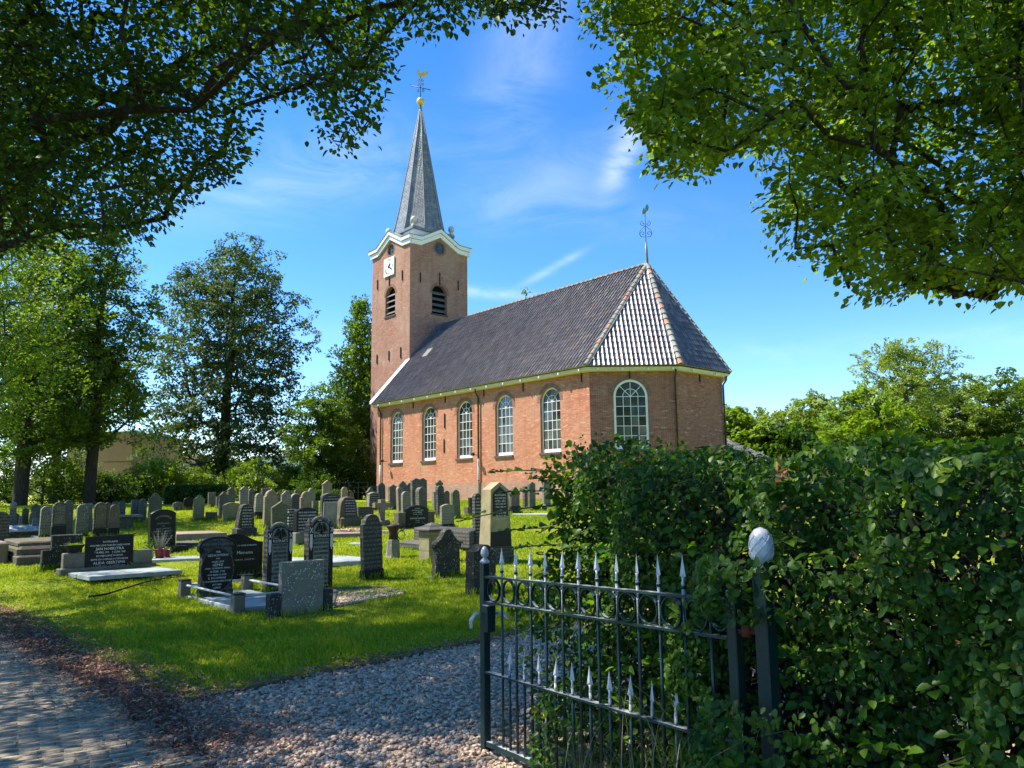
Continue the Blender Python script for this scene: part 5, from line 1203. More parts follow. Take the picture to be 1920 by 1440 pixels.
sb = ground(118, 1247); e = empty('stick', tuple(sb), 0, label='short pale bare stick lying in the litter by the road', cat='stick')
mb = MB(); mb.tube([(0, 0, .04), tuple(ground(140, 1242)-sb+[0, 0, .05]), tuple(ground(160, 1236)-sb+[0, 0, .04])], [.011, .009, .005], 6); mb.obj('stick_wood', simple('pale_wood', (.38, .33, .22), .9, .1), e)

# ================================================================== TREES
def skeleton(trunk, atts, step=.8, sag=.12, base_k=0):
    """trunk: list of points; attractors joined one by one to the nearest limb, nearest first"""
    nodes = [np.array(p, float) for p in trunk]; par = [-1]+list(range(len(trunk)-1)); dist = [0.0]
    for i in range(1, len(nodes)): dist.append(dist[-1]+np.linalg.norm(nodes[i]-nodes[i-1]))
    cap = len(nodes)+len(atts)*10; A = np.zeros((cap, 3)); D = np.zeros(cap); n = len(nodes); A[:n] = nodes; D[:n] = dist
    first = base_k; tips = []
    mid = np.array(trunk[len(trunk)//2]); order = np.argsort(np.min(np.linalg.norm(atts[:, None]-np.array(trunk)[None], axis=2), 1))
    for a in atts[order]:
        v = a-A[first:n]; d = np.linalg.norm(v, axis=1)
        low = np.maximum(0, A[first:n, 2]-a[2])            # limbs rise outward
        j = first+int(np.argmin(d+.18*D[first:n]+.5*low)); p0 = A[j]; L = np.linalg.norm(a-p0); k = max(1, int(L/step)); prev = j
        for q in range(1, k+1):
            t = q/k; p = p0*(1-t)+a*t; 
            if q < k: p = p+rng.normal(0, .05, 3)*L*.5+np.array([0, 0, sag*L*math.sin(PI*t)])
            A[n] = p; D[n] = D[prev]+L/k; par.append(prev); prev = n; n += 1
            if n >= cap-1: break
        tips.append(prev)
        if n >= cap-12: break
    return A[:n], np.array(par), np.array(tips)
def limbmesh(A, par, tips, r_tip, r_base, name, mat, parent, sides=5, expo=.5, lcull=None):
    n = len(A); cnt = np.zeros(n); cnt[tips] += 1
    for i in range(n-1, 0, -1): cnt[par[i]] += cnt[i]
    cnt = np.maximum(cnt, 1); r = r_tip*cnt**expo; r = np.minimum(r*min(1, 99), r*(r_base/r[0]) if True else r); r = np.maximum(r, r_tip*.6)
    i = np.arange(1, n); p = par[1:]; d = A[i]-A[p]; L = np.linalg.norm(d, axis=1); ok = L > 1e-4; 
    if lcull is not None: ok &= lcull(A[i])&lcull(A[p])&lcull((A[i]+A[p])/2)
    i, p, d, L = i[ok], p[ok], d[ok], L[ok]; d /= L[:, None]
    up = np.where(np.abs(d[:, 2:]) < .9, np.array([[0, 0, 1.]]), np.array([[1., 0, 0]])); u = np.cross(up, d); u /= np.linalg.norm(u, axis=1)[:, None]; v = np.cross(d, u)
    th = np.arange(sides)*2*PI/sides; c_, s_ = np.cos(th)[None, :, None], np.sin(th)[None, :, None]
    ring = u[:, None]*c_+v[:, None]*s_; r0 = np.minimum(r[p], r[i]*1.35)[:, None, None]; r1 = r[i][:, None, None]
    V = np.concatenate([A[p][:, None]+ring*r0-d[:, None]*r0*.4, A[i][:, None]+ring*r1], 1).reshape(-1, 3)
    m_ = len(i); k = np.arange(sides); F = np.stack([k, (k+1) % sides, sides+(k+1) % sides, sides+k], -1)[None]+np.arange(m_)[:, None, None]*2*sides
    return link(name, npmesh(name, V, F.reshape(-1, 4), mat, True), parent)
def leafmesh(name, P, D, Nn, L, W, mat, parent=None, lod=1, **k):
    n = len(P); D = D/np.linalg.norm(D, axis=1)[:, None]; S_ = np.cross(Nn, D); S_ /= np.maximum(np.linalg.norm(S_, axis=1), 1e-6)[:, None]; Nn = np.cross(D, S_)
    L = L[:, None]; W = W[:, None]; b = P-D*L/2
    if lod == 0:
        V = np.stack([b, b+D*L*.45+S_*W/2+Nn*W*.12, b+D*L, b+D*L*.45-S_*W/2+Nn*W*.12], 1); F = np.array([[0, 3, 2, 1]]); q = 4
    elif lod == 1:
        V = np.stack([b, b+D*L*.30+S_*W*.48+Nn*W*.16, b+D*L*.70+S_*W*.36+Nn*W*.10, b+D*L-Nn*L*.06, b+D*L*.70-S_*W*.36+Nn*W*.10, b+D*L*.30-S_*W*.48+Nn*W*.16], 1); F = np.array([[0, 1, 2, 3], [0, 3, 4, 5]]); q = 6
    else:
        cv = Nn*W
        V = np.stack([b, b+D*L*.5-cv*.02, b+D*L-cv*.20, b+D*L*.22+S_*W*.40+cv*.12, b+D*L*.50+S_*W*.50+cv*.15, b+D*L*.80+S_*W*.30-cv*.0, b+D*L*.22-S_*W*.40+cv*.12, b+D*L*.50-S_*W*.50+cv*.15, b+D*L*.80-S_*W*.30-cv*.0], 1)
        F = np.array([[0, 1, 4, 3], [1, 2, 5, 4], [0, 6, 7, 1], [1, 7, 8, 2]]); q = 9
    F = (np.arange(n)[:, None, None]*q+F[None]).reshape(-1, 4)
    return link(name, npmesh(name, V.reshape(-1, 3), F, mat, lod == 2), parent, **k)
def sprays(A, par, tips, K, length, width, thick=.06, L=.08, W=.06, droop=.0, updir=None):
    tp = A[tips]; d = tp-A[par[tips]]; d[:, 2] -= droop*np.linalg.norm(d, axis=1); d /= np.maximum(np.linalg.norm(d, axis=1), 1e-6)[:, None]
    d += rng.normal(0, .25, d.shape); d /= np.linalg.norm(d, axis=1)[:, None]
    up = np.array([0, 0, 1.])+rng.normal(0, .28, d.shape); s_ = np.cross(d, up); s_ /= np.linalg.norm(s_, axis=1)[:, None]; nn = np.cross(s_, d)
    n = len(tips); t = rng.uniform(-.5, .6, (n, K, 1)); sd = rng.choice([-1., 1.], (n, K, 1)); lat = sd*width*(1-.6*np.abs(t))*rng.uniform(.05, 1, (n, K, 1))
    P = tp[:, None]+d[:, None]*t*length+s_[:, None]*lat+nn[:, None]*rng.normal(0, thick, (n, K, 1))-np.array([0, 0, 1.])*(droop*.35*np.abs(lat)+droop*.3*np.maximum(t, 0)*length)
    D = d[:, None]*.7+s_[:, None]*sd*.8+rng.normal(0, .3, P.shape)-np.array([0, 0, droop*.8+.15])
    Nn = nn[:, None]*np.sign(nn[:, None, 2:]+1e-6)+rng.normal(0, .38, P.shape)
    P, D, Nn = [x.reshape(-1, 3) for x in (P, D, Nn)]; m_ = len(P); sc_ = rng.uniform(.6, 1.15, m_)
    return P, D, Nn, L*sc_, W*sc_*rng.uniform(.85, 1.1, m_)
def bark(name, c, c2): 
    m = Mat(name, .95, .1); v = m.vec('Object', (9, 9, 1.6)); m.color(m.mix(m.noise(2.2, 6, .7, v), c, c2)); m.bump(m.noise(5, 6, .7, v), .8, .03); return m.m
BK = bark('bark', (.085, .075, .06), (.035, .03, .025)); BKg = bark('bark_grey', (.15, .15, .14), (.06, .06, .055))
LM = {
 'lime': leafmat('leaf_lime', [(0, (.055, .11, .014)), (.5, (.085, .165, .018)), (1, (.17, .25, .022))], .56, .5, (2.3, 2.0, .35)),
 'dark': leafmat('leaf_dark', [(0, (.022, .052, .014)), (.6, (.042, .086, .016)), (1, (.085, .145, .02))], .48, .5, (1.9, 1.9, .4), spec=.2),
 'beech': leafmat('leaf_beech', [(0, (.028, .058, .022)), (.5, (.062, .105, .032)), (.88, (.11, .15, .04)), (1, (.17, .13, .06))], .30, .65, (1.5, 1.7, .6), spec=.12),
 'bright': leafmat('leaf_bright', [(0, (.10, .17, .018)), (.5, (.16, .24, .022)), (1, (.24, .31, .04))], .42, .5, (1.5, 1.6, .4)),
 'mid': leafmat('leaf_mid', [(0, (.055, .10, .018)), (.5, (.09, .155, .022)), (1, (.15, .21, .03))], .42, .6, (1.7, 1.8, .5), spec=.15),
 'far': leafmat('leaf_far', [(0, (.14, .20, .035)), (.5, (.20, .27, .045)), (1, (.28, .33, .06))], .35, .7, (1.4, 1.5, .6)),
}
def profile_pts(c, prof, n, shell=.55, gaps=.0, lump=.18, squash=1.0, layers=0, seed=0):
    """random points filling a crown given as (height, radius) pairs around c"""
    zs_ = np.array([p[0] for p in prof]); rs = np.array([p[1] for p in prof]); out_ = []
    rg = np.random.default_rng(seed); ph = rg.uniform(0, 6.28, 8)
    z = rg.uniform(zs_[0], zs_[-1], n*6); r = np.interp(z, zs_, rs); keep = rg.uniform(0, 1, len(z)) < (r/rs.max())**1.6+.03; z, r = z[keep], r[keep]
    th = rg.uniform(0, 2*PI, len(z)); rad = rg.uniform(0, 1, len(z))**(1-shell*.75)
    f = 1+lump*(np.sin(th*3+z*.9+ph[0])+.7*np.sin(th*5-z*1.7+ph[1])+.6*np.sin(z*2.6+ph[2]))
    x = c[0]+r*rad*f*np.cos(th); y = c[1]+squash*r*rad*f*np.sin(th)
    if layers: z = z+.0; z = np.where(rg.uniform(0, 1, len(z)) < .75, np.round(z/layers)*layers+rg.normal(0, layers*.14, len(z)), z)-.22*rad**2*r*.8
    P = np.stack([x, y, z], -1)
    if gaps:
        g_ = np.sin(x*1.3+ph[3])*np.sin(y*1.1+ph[4])+np.sin(z*1.25+ph[5]+x*.4)*np.sin((x+y)*.9+ph[6]); P = P[g_ > -1.4+gaps*1.4]
    return P[:n]
def tree(name, label, base, prof, n, K, leaf, spr, trunk_r, leaves='dark', bk=BK, group=None, cat='tree', lean=(0, 0), top_f=.85, lod=0, carve=None, seed=1, droop=.1, shell=.55, gaps=.0, lump=.18, layers=0, first_k=2, tipr=.012, extra=None, squash=1, thick=.08, cull=None, clear=None, limb_keep=None):
    base = np.array(base, float); H = prof[-1][0]; z0 = prof[0][0]
    atts = profile_pts((0, 0), prof, n, shell, gaps, lump, squash, layers, seed)
    atts[:, 0] += lean[0]*atts[:, 2]/H; atts[:, 1] += lean[1]*atts[:, 2]/H
    if extra is not None: atts = np.r_[atts, extra-base]
    if clear: W_ = atts+base; g_ = np.sin(W_[:, 0]*3.1+seed)*np.sin(W_[:, 1]*2.3+1)+np.sin(W_[:, 2]*3.3+W_[:, 0]*1.3)*np.sin(W_[:, 0]*1.7-W_[:, 1]*1.9+2); atts = atts[g_ > clear]
    if carve is not None: atts = atts[carve(atts+base)]
    hz = np.linspace(-.3, H*top_f, 9); trunk = [(lean[0]*z/H+.05*z*.2*math.sin(z*.9+seed), lean[1]*z/H+.04*z*.2*math.cos(z*.7+seed), z) for z in hz]
    fk = int(np.argmax(hz > z0*.75)) if z0 > hz[1] else 1
    A, par, tips = skeleton(trunk, atts, base_k=max(1, fk))
    r = empty(name, tuple(base), 0, label=label, cat=cat, group=group)
    limbmesh(A, par, tips, tipr, trunk_r, 'trunk', bk, r, 6, lcull=(lambda Q: limb_keep(Q+base)) if limb_keep else None)
    P, D, Nn, L, W = sprays(A, par, tips, K, spr, spr*.55, thick, leaf, leaf*.72, droop)
    if cull is not None: q = cull(P+base); P, D, Nn, L, W = P[q], D[q], Nn[q], L[q], W[q]
    leafmesh('crown', P, D, Nn, L, W, LM[leaves], r, lod)
    return r
def at_y(px, py, y): d = ray(px, py); return CP+d*y
def gpos(px, y): x = at_y(px, 930, y)[0]; return (x, y, float(T(0, y)))
# big drooping beech
tree('beech_tree', 'large drooping beech with dark trunk standing alone between left trees and church', gpos(413, 56), [(1.2, 2.6), (2.1, 4.6), (4, 5.4), (6.6, 5.5), (9, 4.7), (11.5, 5.2), (14.2, 5.5), (16.5, 4.7), (18.2, 3.0), (19.6, 1.0)], 1600, 46, .23, 1.2, .5, 'beech', seed=4, clear=-.7, droop=.45, gaps=.25, lump=.16, layers=1.4, cat='tree', lean=(.6, 0), top_f=.9, thick=.06)
# two tall trees at the left
tree('tall_tree', 'tall leafy tree with thick trunk at the left edge behind the graves', gpos(38, 34), [(2.3, 1.5), (3.2, 3.0), (5, 3.6), (8, 3.6), (10.6, 3.2), (13.2, 1.6)], 900, 60, .17, .9, .30, 'mid', seed=11, clear=-.35, gaps=.25, lump=.2, group='tall trees left behind the graves', layers=.8)
tree('tall_tree', 'tall leafy tree with slim forked trunk, second from the left edge', gpos(168, 36), [(2.9, .9), (3.7, 2.0), (5, 2.3), (8, 2.4), (10.8, 2.2), (13.2, 1.0)], 700, 56, .17, .85, .25, 'mid', seed=23, clear=-.35, gaps=.25, lump=.22, group='tall trees left behind the graves', layers=.8)
tree('tall_tree', 'darker tree beyond the two tall left trees, only its crown showing', gpos(100, 48), [(3.6, 2.6), (4.6, 4.0), (6, 4.2), (9, 3.2), (11.5, 1.2)], 520, 50, .25, 1.1, .3, 'dark', seed=31, gaps=.1, lump=.2, group='tall trees left behind the graves')
# maple with light green leaves nearer at the left edge
tree('young_maple', 'light green maple reaching in at the left edge, in front of the tall trees', gpos(-70, 24), [(2.6, 1.3), (4, 2.4), (6, 2.9), (8.5, 2.8), (11.3, 1.2)], 680, 34, .13, .7, .15, 'bright', seed=8, gaps=.2, lump=.2)
# small tree and conical hornbeam beside the tower
tree('small_tree', 'small light-crowned tree with thin trunk between beech and tower', gpos(602, 50), [(1.9, 1.2), (3.0, 2.3), (4.6, 2.4), (6.2, 1.6), (7.4, .6)], 330, 60, .18, .8, .10, 'mid', seed=14, gaps=.25, lump=.25, layers=.8)
tree('hornbeam', 'feathery conical tree rising behind the church tower', gpos(672, 60), [(1.0, 2.6), (3, 3.0), (6, 2.8), (9, 2.2), (12, 1.5), (15.5, .4)], 760, 56, .22, 1.1, .28, 'mid', seed=17, gaps=.15, lump=.14, droop=-.5)
def bush(px, y, w_, h, mat, label, n=160, leaf=.15, seed=0, K=50, group=None, name='bush', spr=.6):
    return tree(name, label, gpos(px, y), [(.1, w_*.8), (h*.35, w_), (h*.7, w_*.8), (h, w_*.25)], n, K, leaf, spr, .06, mat, seed=seed, lump=.16, cat='bush', top_f=.5, group=group, tipr=.01)
bush(292, 47, 2.3, 2.6, 'bright', 'sunlit yellow-green bush left under the beech crown', 260, .14, 41)
bush(365, 50, 2.0, 2.1, 'bright', 'sunlit yellow-green bush just left of the beech trunk', 220, .14, 42)
bush(470, 50, 2.1, 2.6, 'bright', 'sunlit green bush just right of the beech trunk', 240, .15, 43)
bush(545, 53, 2.2, 2.3, 'bright', 'sunlit green bush below the gap right of the beech', 220, .15, 44)
bush(600, 48, 1.7, 1.9, 'dark', 'dark shrub at the foot of the small light-crowned tree', 150, .13, 45)
bush(655, 50, 2.2, 3.0, 'dark', 'dark dense shrub left of the church tower foot', 240, .13, 46)
bush(238, 45, 1.5, 1.7, 'dark', 'round dark shrub right of the brown building corner', 170, .12, 47)
bush(-15, 37, 1.6, 3.0, 'dark', 'dark shrub at the left edge behind the first gravestones', 180, .11, 48)
bush(80, 37, 2.2, 3.7, 'dark', 'dark shrub between the two tall left trunks', 200, .11, 49)
bush(132, 39, 1.7, 2.6, 'mid', 'greener shrub directly left of the slim forked trunk', 140, .11, 50)
bush(200, 38, 1.1, 1.5, 'dark', 'dark shrub directly right of the slim forked trunk', 140, .11, 51)
# clipped dark hedge behind the graves
def boxhedge(x0, x1, y, h, label):
    n = 6000; P = np.stack([rng.uniform(x0, x1, n), y+rng.uniform(0, .8, n), rng.uniform(0, h, n)], -1); f = rng.uniform(0, 1, n); P[:, 1] = np.where(f < .5, y+rng.normal(0, .05, n), P[:, 1]); P[:, 2] = np.where(f > .6, h+rng.normal(0, .05, n), P[:, 2])
    e = empty('clipped_hedge', (0, 0, T(0, y)), 0, label=label, cat='hedge')
    leafmesh('foliage', P, rng.normal(0, 1, (n, 3)), rng.normal(0, 1, (n, 3))+[0, -1, .5], np.full(n, .14), np.full(n, .10), LM['dark'], e, 0)
    MB().box(x0+.05, x1-.05, y+.1, y+.7, 0, h-.08).obj('woody_core', M['bed'], e)
hx0, hx1 = gpos(305, 33)[0], gpos(410, 33)[0]
boxhedge(hx0, hx1, 33.2, .72, 'low dark clipped hedge behind the far graves before the bright bushes')
boxhedge(gpos(520, 44)[0], gpos(640, 44)[0], 44, .5, 'dark low hedge along the back of the churchyard left of the tower')
# railing left of the tower
fx0, fx1 = gpos(636, 47)[0], gpos(690, 47)[0]; e = empty('metal_fence', ((fx0+fx1)/2, 47, 1.25), 0, label='black metal bar fence between dark shrubs and tower foot', cat='fence'); L_ = (fx1-fx0)/2
for z in (.45, .75, 1.05): MB().box(-L_, L_, -.015, .015, z, z+.035).obj('rail', M['iron'], e)
for i in range(4): MB().box(-L_+i*L_*.66-.03, -L_+i*L_*.66+.03, -.03, .03, 0, 1.12).obj('post', M['iron'], e)
# buildings beyond
bm_brown = simple('render_brown', (.42, .26, .17), .9, .1, var=.12, scale=1.5, bump=.03)
def bld(px0, px1, y, ytop, depth, mat, label, roofband=None, win=()):
    x0, x1 = gpos(px0, y)[0], gpos(px1, y)[0]; h = at_y((px0+px1)/2, ytop, y)[2]-1.2
    e = empty('building', ((x0+x1)/2, y, 1.2), 0, label=label, cat='building'); w2 = (x1-x0)/2
    MB().box(-w2, w2, 0, depth, 0, h).obj('wall', mat, e)
    MB().box(-w2-.15, w2+.15, -.15, depth+.1, h, h+.22).obj('roof_edge', roofband or M['lead'], e)
    for (fx, z0, z1, ww) in win:
        f = MB().box(-ww/2, ww/2, -.04, .0, z0, z1).obj('window', M['white'], e, (w2*fx, 0, 0)); MB().box(-ww/2+.06, ww/2-.06, -.06, -.041, z0+.06, z1-.06).obj('pane', M['glass'], f)
    return e
e = bld(120, 243, 58, 815, 9, bm_brown, 'brown rendered building seen between the left trees', win=((-.3, 1, 2.2, 1.2),))
for z in (1.5, 3.0): MB().box(-2.4, 2.45, -.03, -.002, z, z+.05).obj('joint_line', SM['brown'], e)
e = bld(236, 330, 74, 853, 8, simple('render_pink', (.55, .36, .27), .9, .1, var=.1, bump=.02), 'lower pinkish building further off with pale roof edge', M['white'])
MB().box(-1.8, .6, 1, 4, 3.9, 4.6).obj('roof_plant', M['zinc'], e); MB().tube([(-1.2, 2, 4.6), (-1.2, 2, 5.2)], .16, 8).tube([(-.5, 2, 4.6), (-.5, 2, 5.1)], .16, 8).obj('vent', M['zinc'], e)
bld(470, 650, 92, 858, 10, simple('render_white', (.62, .66, .70), .7, .2, var=.1, bump=.02), 'long low white building glimpsed behind the bushes right of the beech', M['lead'], win=((-.4, 1.2, 2.4, 2), (.3, 1.2, 2.4, 2)))
# far woods on the right
FAR = [(1385, 62, 2.6, 6.0, 'bright', 'bright lime-green tree directly right of the church'), (1440, 95, 4.0, 9.0, 'far', 'first grey-green tree of the far wood right of the annex'), (1490, 98, 3.6, 9.2, 'far', 'second grey-green tree of the far wood'), (1532, 92, 3.8, 10.6, 'far', 'far tree with a slightly higher rounded top'), (1585, 96, 4.2, 10.6, 'far', 'far tree just left of the yellow-green one'), (1635, 70, 3.6, 8.4, 'bright', 'yellow-green tree in front of the sparse branching one'), (1700, 88, 4.0, 10.5, 'mid', 'green tree right below the sparse branching crown'), (1765, 92, 4.4, 12.0, 'far', 'broad far tree right of the sparse branching one'), (1830, 94, 4.6, 12.6, 'far', 'broad far tree near the right edge'), (1895, 90, 4.4, 12.4, 'mid', 'far tree at the right edge above the hedge'), (1960, 92, 4.6, 12.0, 'far', 'far tree just cut off by the right edge'), (1480, 60, 2.4, 4.6, 'dark', 'dark blue-green tree low before the far wood')]
for i, (px, y, w_, h, mt, lb) in enumerate(FAR):
    h *= 1.12; w_ *= 1.25
    tree('far_tree', lb, gpos(px, y), [(.4, w_*.7), (h*.35, w_), (h*.7, w_*.85), (h*.9, w_*.5), (h, w_*.15)], 420, 60, .34, 1.3, .2, mt, seed=60+i, group='trees of the far wood', lump=.14, gaps=.1)
tree('sparse_tree', 'thin-crowned tree with bare limbs showing, standing above the far wood', gpos(1715, 78), [(7.0, 2.6), (10, 4.4), (12, 5.2), (13.8, 4.2), (15.4, 1.8)], 460, 40, .26, 1.0, .3, 'far', seed=77, gaps=.35, lump=.25, tipr=.035, cat='tree', bk=BKg)
# wood closing the horizon
n = 26000; th = rng.uniform(0, 2*PI, n); rr = 150+rng.uniform(0, 25, n); hh = (6.5+2.2*np.sin(th*23)+1.6*np.sin(th*57+1))*rng.uniform(0, 1, n)**.7
P = np.stack([rr*np.cos(th), rr*np.sin(th), 1.2+hh], -1)
leafmesh('distant_wood', P, rng.normal(0, 1, (n, 3)), rng.normal(0, 1, (n, 3))+[0, -.5, 1], np.full(n, 1.7), np.full(n, 1.4), LM['far'], None, 0, label='distant belt of woodland along the whole horizon', kind='stuff')

# ---------------------------------------------------------------- the two near trees whose boughs frame the view
LPOLY = [(-900, -2500), (1065, -2500), (1065, 5), (1045, 50), (985, 32), (930, 42), (880, 22), (850, 72), (805, 92), (775, 50), (742, 62), (740, 130), (705, 175), (716, 225), (690, 258), (642, 290), (602, 268), (590, 205), (562, 165), (530, 185), (515, 190), (505, 205), (498, 245), (462, 300), (430, 335), (382, 352), (335, 400), (292, 438), (240, 462), (150, 452), (100, 468), (0, 478), (-900, 600)]
RPOLY = [(1092, -2500), (1094, 10), (1104, 70), (1132, 78), (1162, 48), (1170, 100), (1112, 150), (1122, 172), (1180, 158), (1216, 150), (1162, 212), (1176, 240), (1222, 255), (1212, 318), (1250, 335), (1302, 328), (1350, 318), (1386, 270), (1412, 300), (1440, 335), (1416, 380), (1432, 440), (1452, 470), (1502, 490), (1560, 510), (1568, 562), (1640, 560), (1702, 540), (1750, 545), (1812, 582), (1850, 558), (1920, 540), (3200, 560), (3200, -2500)]
def crown_mask(poly, jit, thin=0):
    def f(P):
        px, py, z = proj(P); q = inpoly(px+rng.normal(0, jit, len(P)), py+rng.normal(0, jit, len(P)), poly)
        off = (z < .5) | (px < -60) | (px > 1980) | (py < -60) | (py > 1480)
        return q | (off & (rng.uniform(0, 1, len(P)) > thin))
    return f
def box_atts(n, lo, hi, seed, gap=.0):
    rg = np.random.default_rng(seed); P = rg.uniform(lo, hi, (n, 3)); return P
# left tree: trunk outside the frame, boughs over the lawn and road
rgL = np.random.default_rng(5)
cl_ = np.array([-9.2, 8.2, 0])
exL = box_atts(1700, (-7.0, 6.2, 3.6), (.8, 10.2, 10.0), 3)
pxx, pyy, zz = proj(exL); exL = exL[(pyy < 500)]
tree('overhanging_tree', 'large dark tree outside the left edge whose boughs hang over the lawn', (-10.2, 10.2, 0), [(3.4, 2.4), (4.8, 4.8), (7.0, 6.4), (10, 6.4), (13, 4.6), (15.5, 2.0)], 1750, 64, .082, .66, .24, 'dark', limb_keep=crown_mask(LPOLY, 3), seed=101, clear=-.62, lod=1, carve=crown_mask(LPOLY, 8), cull=crown_mask(LPOLY, 16, 0), extra=exL, gaps=.12, lump=.12, droop=.30, shell=.3, top_f=.8, tipr=.006)
exR = box_atts(1900, (.8, 6.2, 3.3), (8.5, 10.6, 10.0), 9)
tree('overhanging_lime', 'lime tree outside the right edge whose sunlit boughs hang above the hedge', (9.6, 10.0, 0), [(3.6, 2.6), (5.0, 5.0), (7.2, 6.2), (10, 6.0), (13, 4.4), (15.5, 2.0)], 1500, 66, .095, .64, .26, 'lime', limb_keep=crown_mask(RPOLY, 3), seed=102, clear=-.62, lod=1, carve=crown_mask(RPOLY, 8), cull=crown_mask(RPOLY, 16, .4), extra=exR, gaps=.12, lump=.12, droop=.30, shell=.3, top_f=.8, tipr=.006)
# its neighbours along the road, behind the viewer, which shade gate and hedge
tree('avenue_tree', 'road tree left of and behind the viewer shading the gate', (-6.6, 3.0, 0), [(4, 2.4), (6, 5.0), (9, 5.4), (12, 4.2), (14.5, 1.5)], 560, 34, .16, .9, .4, 'dark', seed=103, clear=-.9, carve=crown_mask([(-9000, -9000), (-9000, -9001), (-9001, -9001)], 0), cull=crown_mask([(-9000, -9000), (-9000, -9001), (-9001, -9001)], 0), group='trees along the road', shell=.3)

# ================================================================== HEDGE AND GATE
M['hedge'] = leafmat('leaf_hedge', [(0, (.018, .048, .012)), (.45, (.036, .088, .014)), (.8, (.066, .145, .018)), (.97, (.15, .26, .025)), (1, (.16, .085, .035))], .36, .42, (1.7, 1.9, .4), spec=.25, patch=(2.2, (.075, .15, .018)))
gd = np.array([.552, -.834, 0]); gn = np.array([-.834, -.552, 0])      # along the gate, towards the viewer
HA = np.array([.275, 4.78, 0])
hedge = empty('hedge', tuple(HA), 0, label='tall dense leafy hedge filling the right side behind the gate', cat='hedge')
def hedge_h(t): return 1.78+.05*np.sin(t*3.1+1)+.05*np.sin(t*7.3)-.10*np.exp(-((t-2.0)/.9)**2)+.13*np.clip(t-2.6,0,1)-.12*np.exp(-((t+.0)/.25)**2)
HPT = 1.70
def bulge(t, z): return .05+.50*np.exp(-((t-HPT)/.28)**2)*((np.abs(z-1.20)<.12)|(z<.78))+.10*np.sin(t*4.2+z*3.1)+.07*np.sin(t*9.1-z*5.3+1)+.10*np.sin(z*2.2+.5)*np.clip(1-t, 0, 1)
n = 56000
t = -.05+4.95*rng.uniform(0, 1, n)**.85; z = rng.uniform(0.02, 1, n)**.9*hedge_h(t); dp = -np.log(rng.uniform(.02, 1, n))*.075-.05
nfr = int(n*.70)
P = np.zeros((n, 3)); O = np.zeros((n, 3))
i = slice(0, nfr); P[i] = gd*t[i, None]+gn*(bulge(t[i], z[i])-dp[i])[:, None]+[0, 0, 1]*z[i, None]; O[i] = gn
i = slice(nfr, int(n*.86)); q = rng.uniform(0, 1.3, n)[i]; P[i] = gd*t[i, None]-gn*q[:, None]+[0, 0, 1]*(hedge_h(t[i])-dp[i]*.8+.04*np.sin(q*6))[:, None]; O[i] = [0, 0, 1]
i = slice(int(n*.86), n); q = rng.uniform(0, 1.3, n)[i]; z2 = z[i]; P[i] = -gd*(bulge(z2*2, q)*1.0-dp[i]+.02)[:, None]-gn*q[:, None]+[0, 0, 1]*z2[:, None]; O[i] = -gd
D = rng.normal(0, .55, (n, 3))+O*.35+[0, 0, -.45]; Nn = O*.75+[0, 0, .55]+rng.normal(0, .42, (n, 3))
tier = np.sin(z*17+t*2.3+np.sin(t*5)*1.2); z_ = None; sz = rng.uniform(.020, .046, n)*(1+.14*tier)+(rng.uniform(0, 1, n) < .12)*.014
# sprays that reach out: top and left end
def twig(p0, d, L, k, leafs=.052):
    d = d/np.linalg.norm(d); u = np.linspace(.1, 1, k); curve = np.stack([p0+d*L*uu+np.array([0, 0, -.10*L*uu*uu]) for uu in u]); side = np.cross(d, [0, 0, 1]); side /= np.linalg.norm(side)
    sg = np.where(np.arange(k) % 2 == 0, 1, -1)[:, None]; Pp = curve+side*sg*leafs*.45+rng.normal(0, .008, (k, 3)); Dd = side*sg+d*.8+rng.normal(0, .25, (k, 3)); Nn_ = np.array([0, 0, 1])+rng.normal(0, .45, (k, 3))
    return Pp, Dd, Nn_, leafs*rng.uniform(.7, 1.25, k), curve
EX = []; tw_mb = MB()
def tw_add(p0, d, L, k, leafs=.052):
    r_ = twig(np.array(p0, float), np.array(d, float), L, k, leafs); EX.append(r_[:4]); tw_mb.tube([p0]+[tuple(c) for c in r_[4][::2]]+[tuple(r_[4][-1])], .0035, 4, cap=False)
for j in range(95):
    tt = random.uniform(-.1, 4.6); tw_add(gd*tt-gn*random.uniform(-.05, .5)+np.array([0, 0, hedge_h(tt)-.08]), np.array([random.gauss(0, .5), random.gauss(0, .5), random.uniform(.15, .8)]), random.uniform(.08, .22), random.randint(5, 9), random.uniform(.042, .058))
for j in range(60):
    zz_ = random.uniform(.75, 1.80); tw_add(-gn*random.uniform(0, .5)+np.array([0.05, 0, zz_]), np.array([-1, random.gauss(0, .3), random.gauss(.12, .25)]), random.uniform(.10, .30), random.randint(7, 12), random.uniform(.045, .062))
for j in range(5):
    zz_ = (1.72, 1.60, 1.52, 1.38, 1.28)[j]; tw_add(np.array([0.0, 0, zz_]), np.array([-1, .1, (.12, .10, -.05, .05, .02)[j]]), (.42, .36, .62, .38, .30)[j], 11, .066)
nEX = len(EX)
for j in range(190):
    tt = random.uniform(.3, 4.4); zz_ = random.choice((random.uniform(.2, 1.7), random.gauss(.95, .12), random.gauss(1.35, .1), random.gauss(.6, .1))); zz_ = max(.15, min(1.72, zz_)); tw_add(gd*tt+gn*.02+np.array([0, 0, zz_]), gn+np.array([random.gauss(0, .6), random.gauss(0, .6), random.gauss(.1, .3)]), random.uniform(.10, .22), random.randint(5, 9), .056)
YG = [np.concatenate([x[k] for x in EX[nEX:]]) for k in range(4)]; EX = EX[:nEX]
LM['shoot'] = leafmat('leaf_shoot', [(0, (.05, .13, .015)), (.6, (.09, .21, .018)), (1, (.18, .31, .03))], .5, .4, (1.8, 1.9, .4), spec=.35)
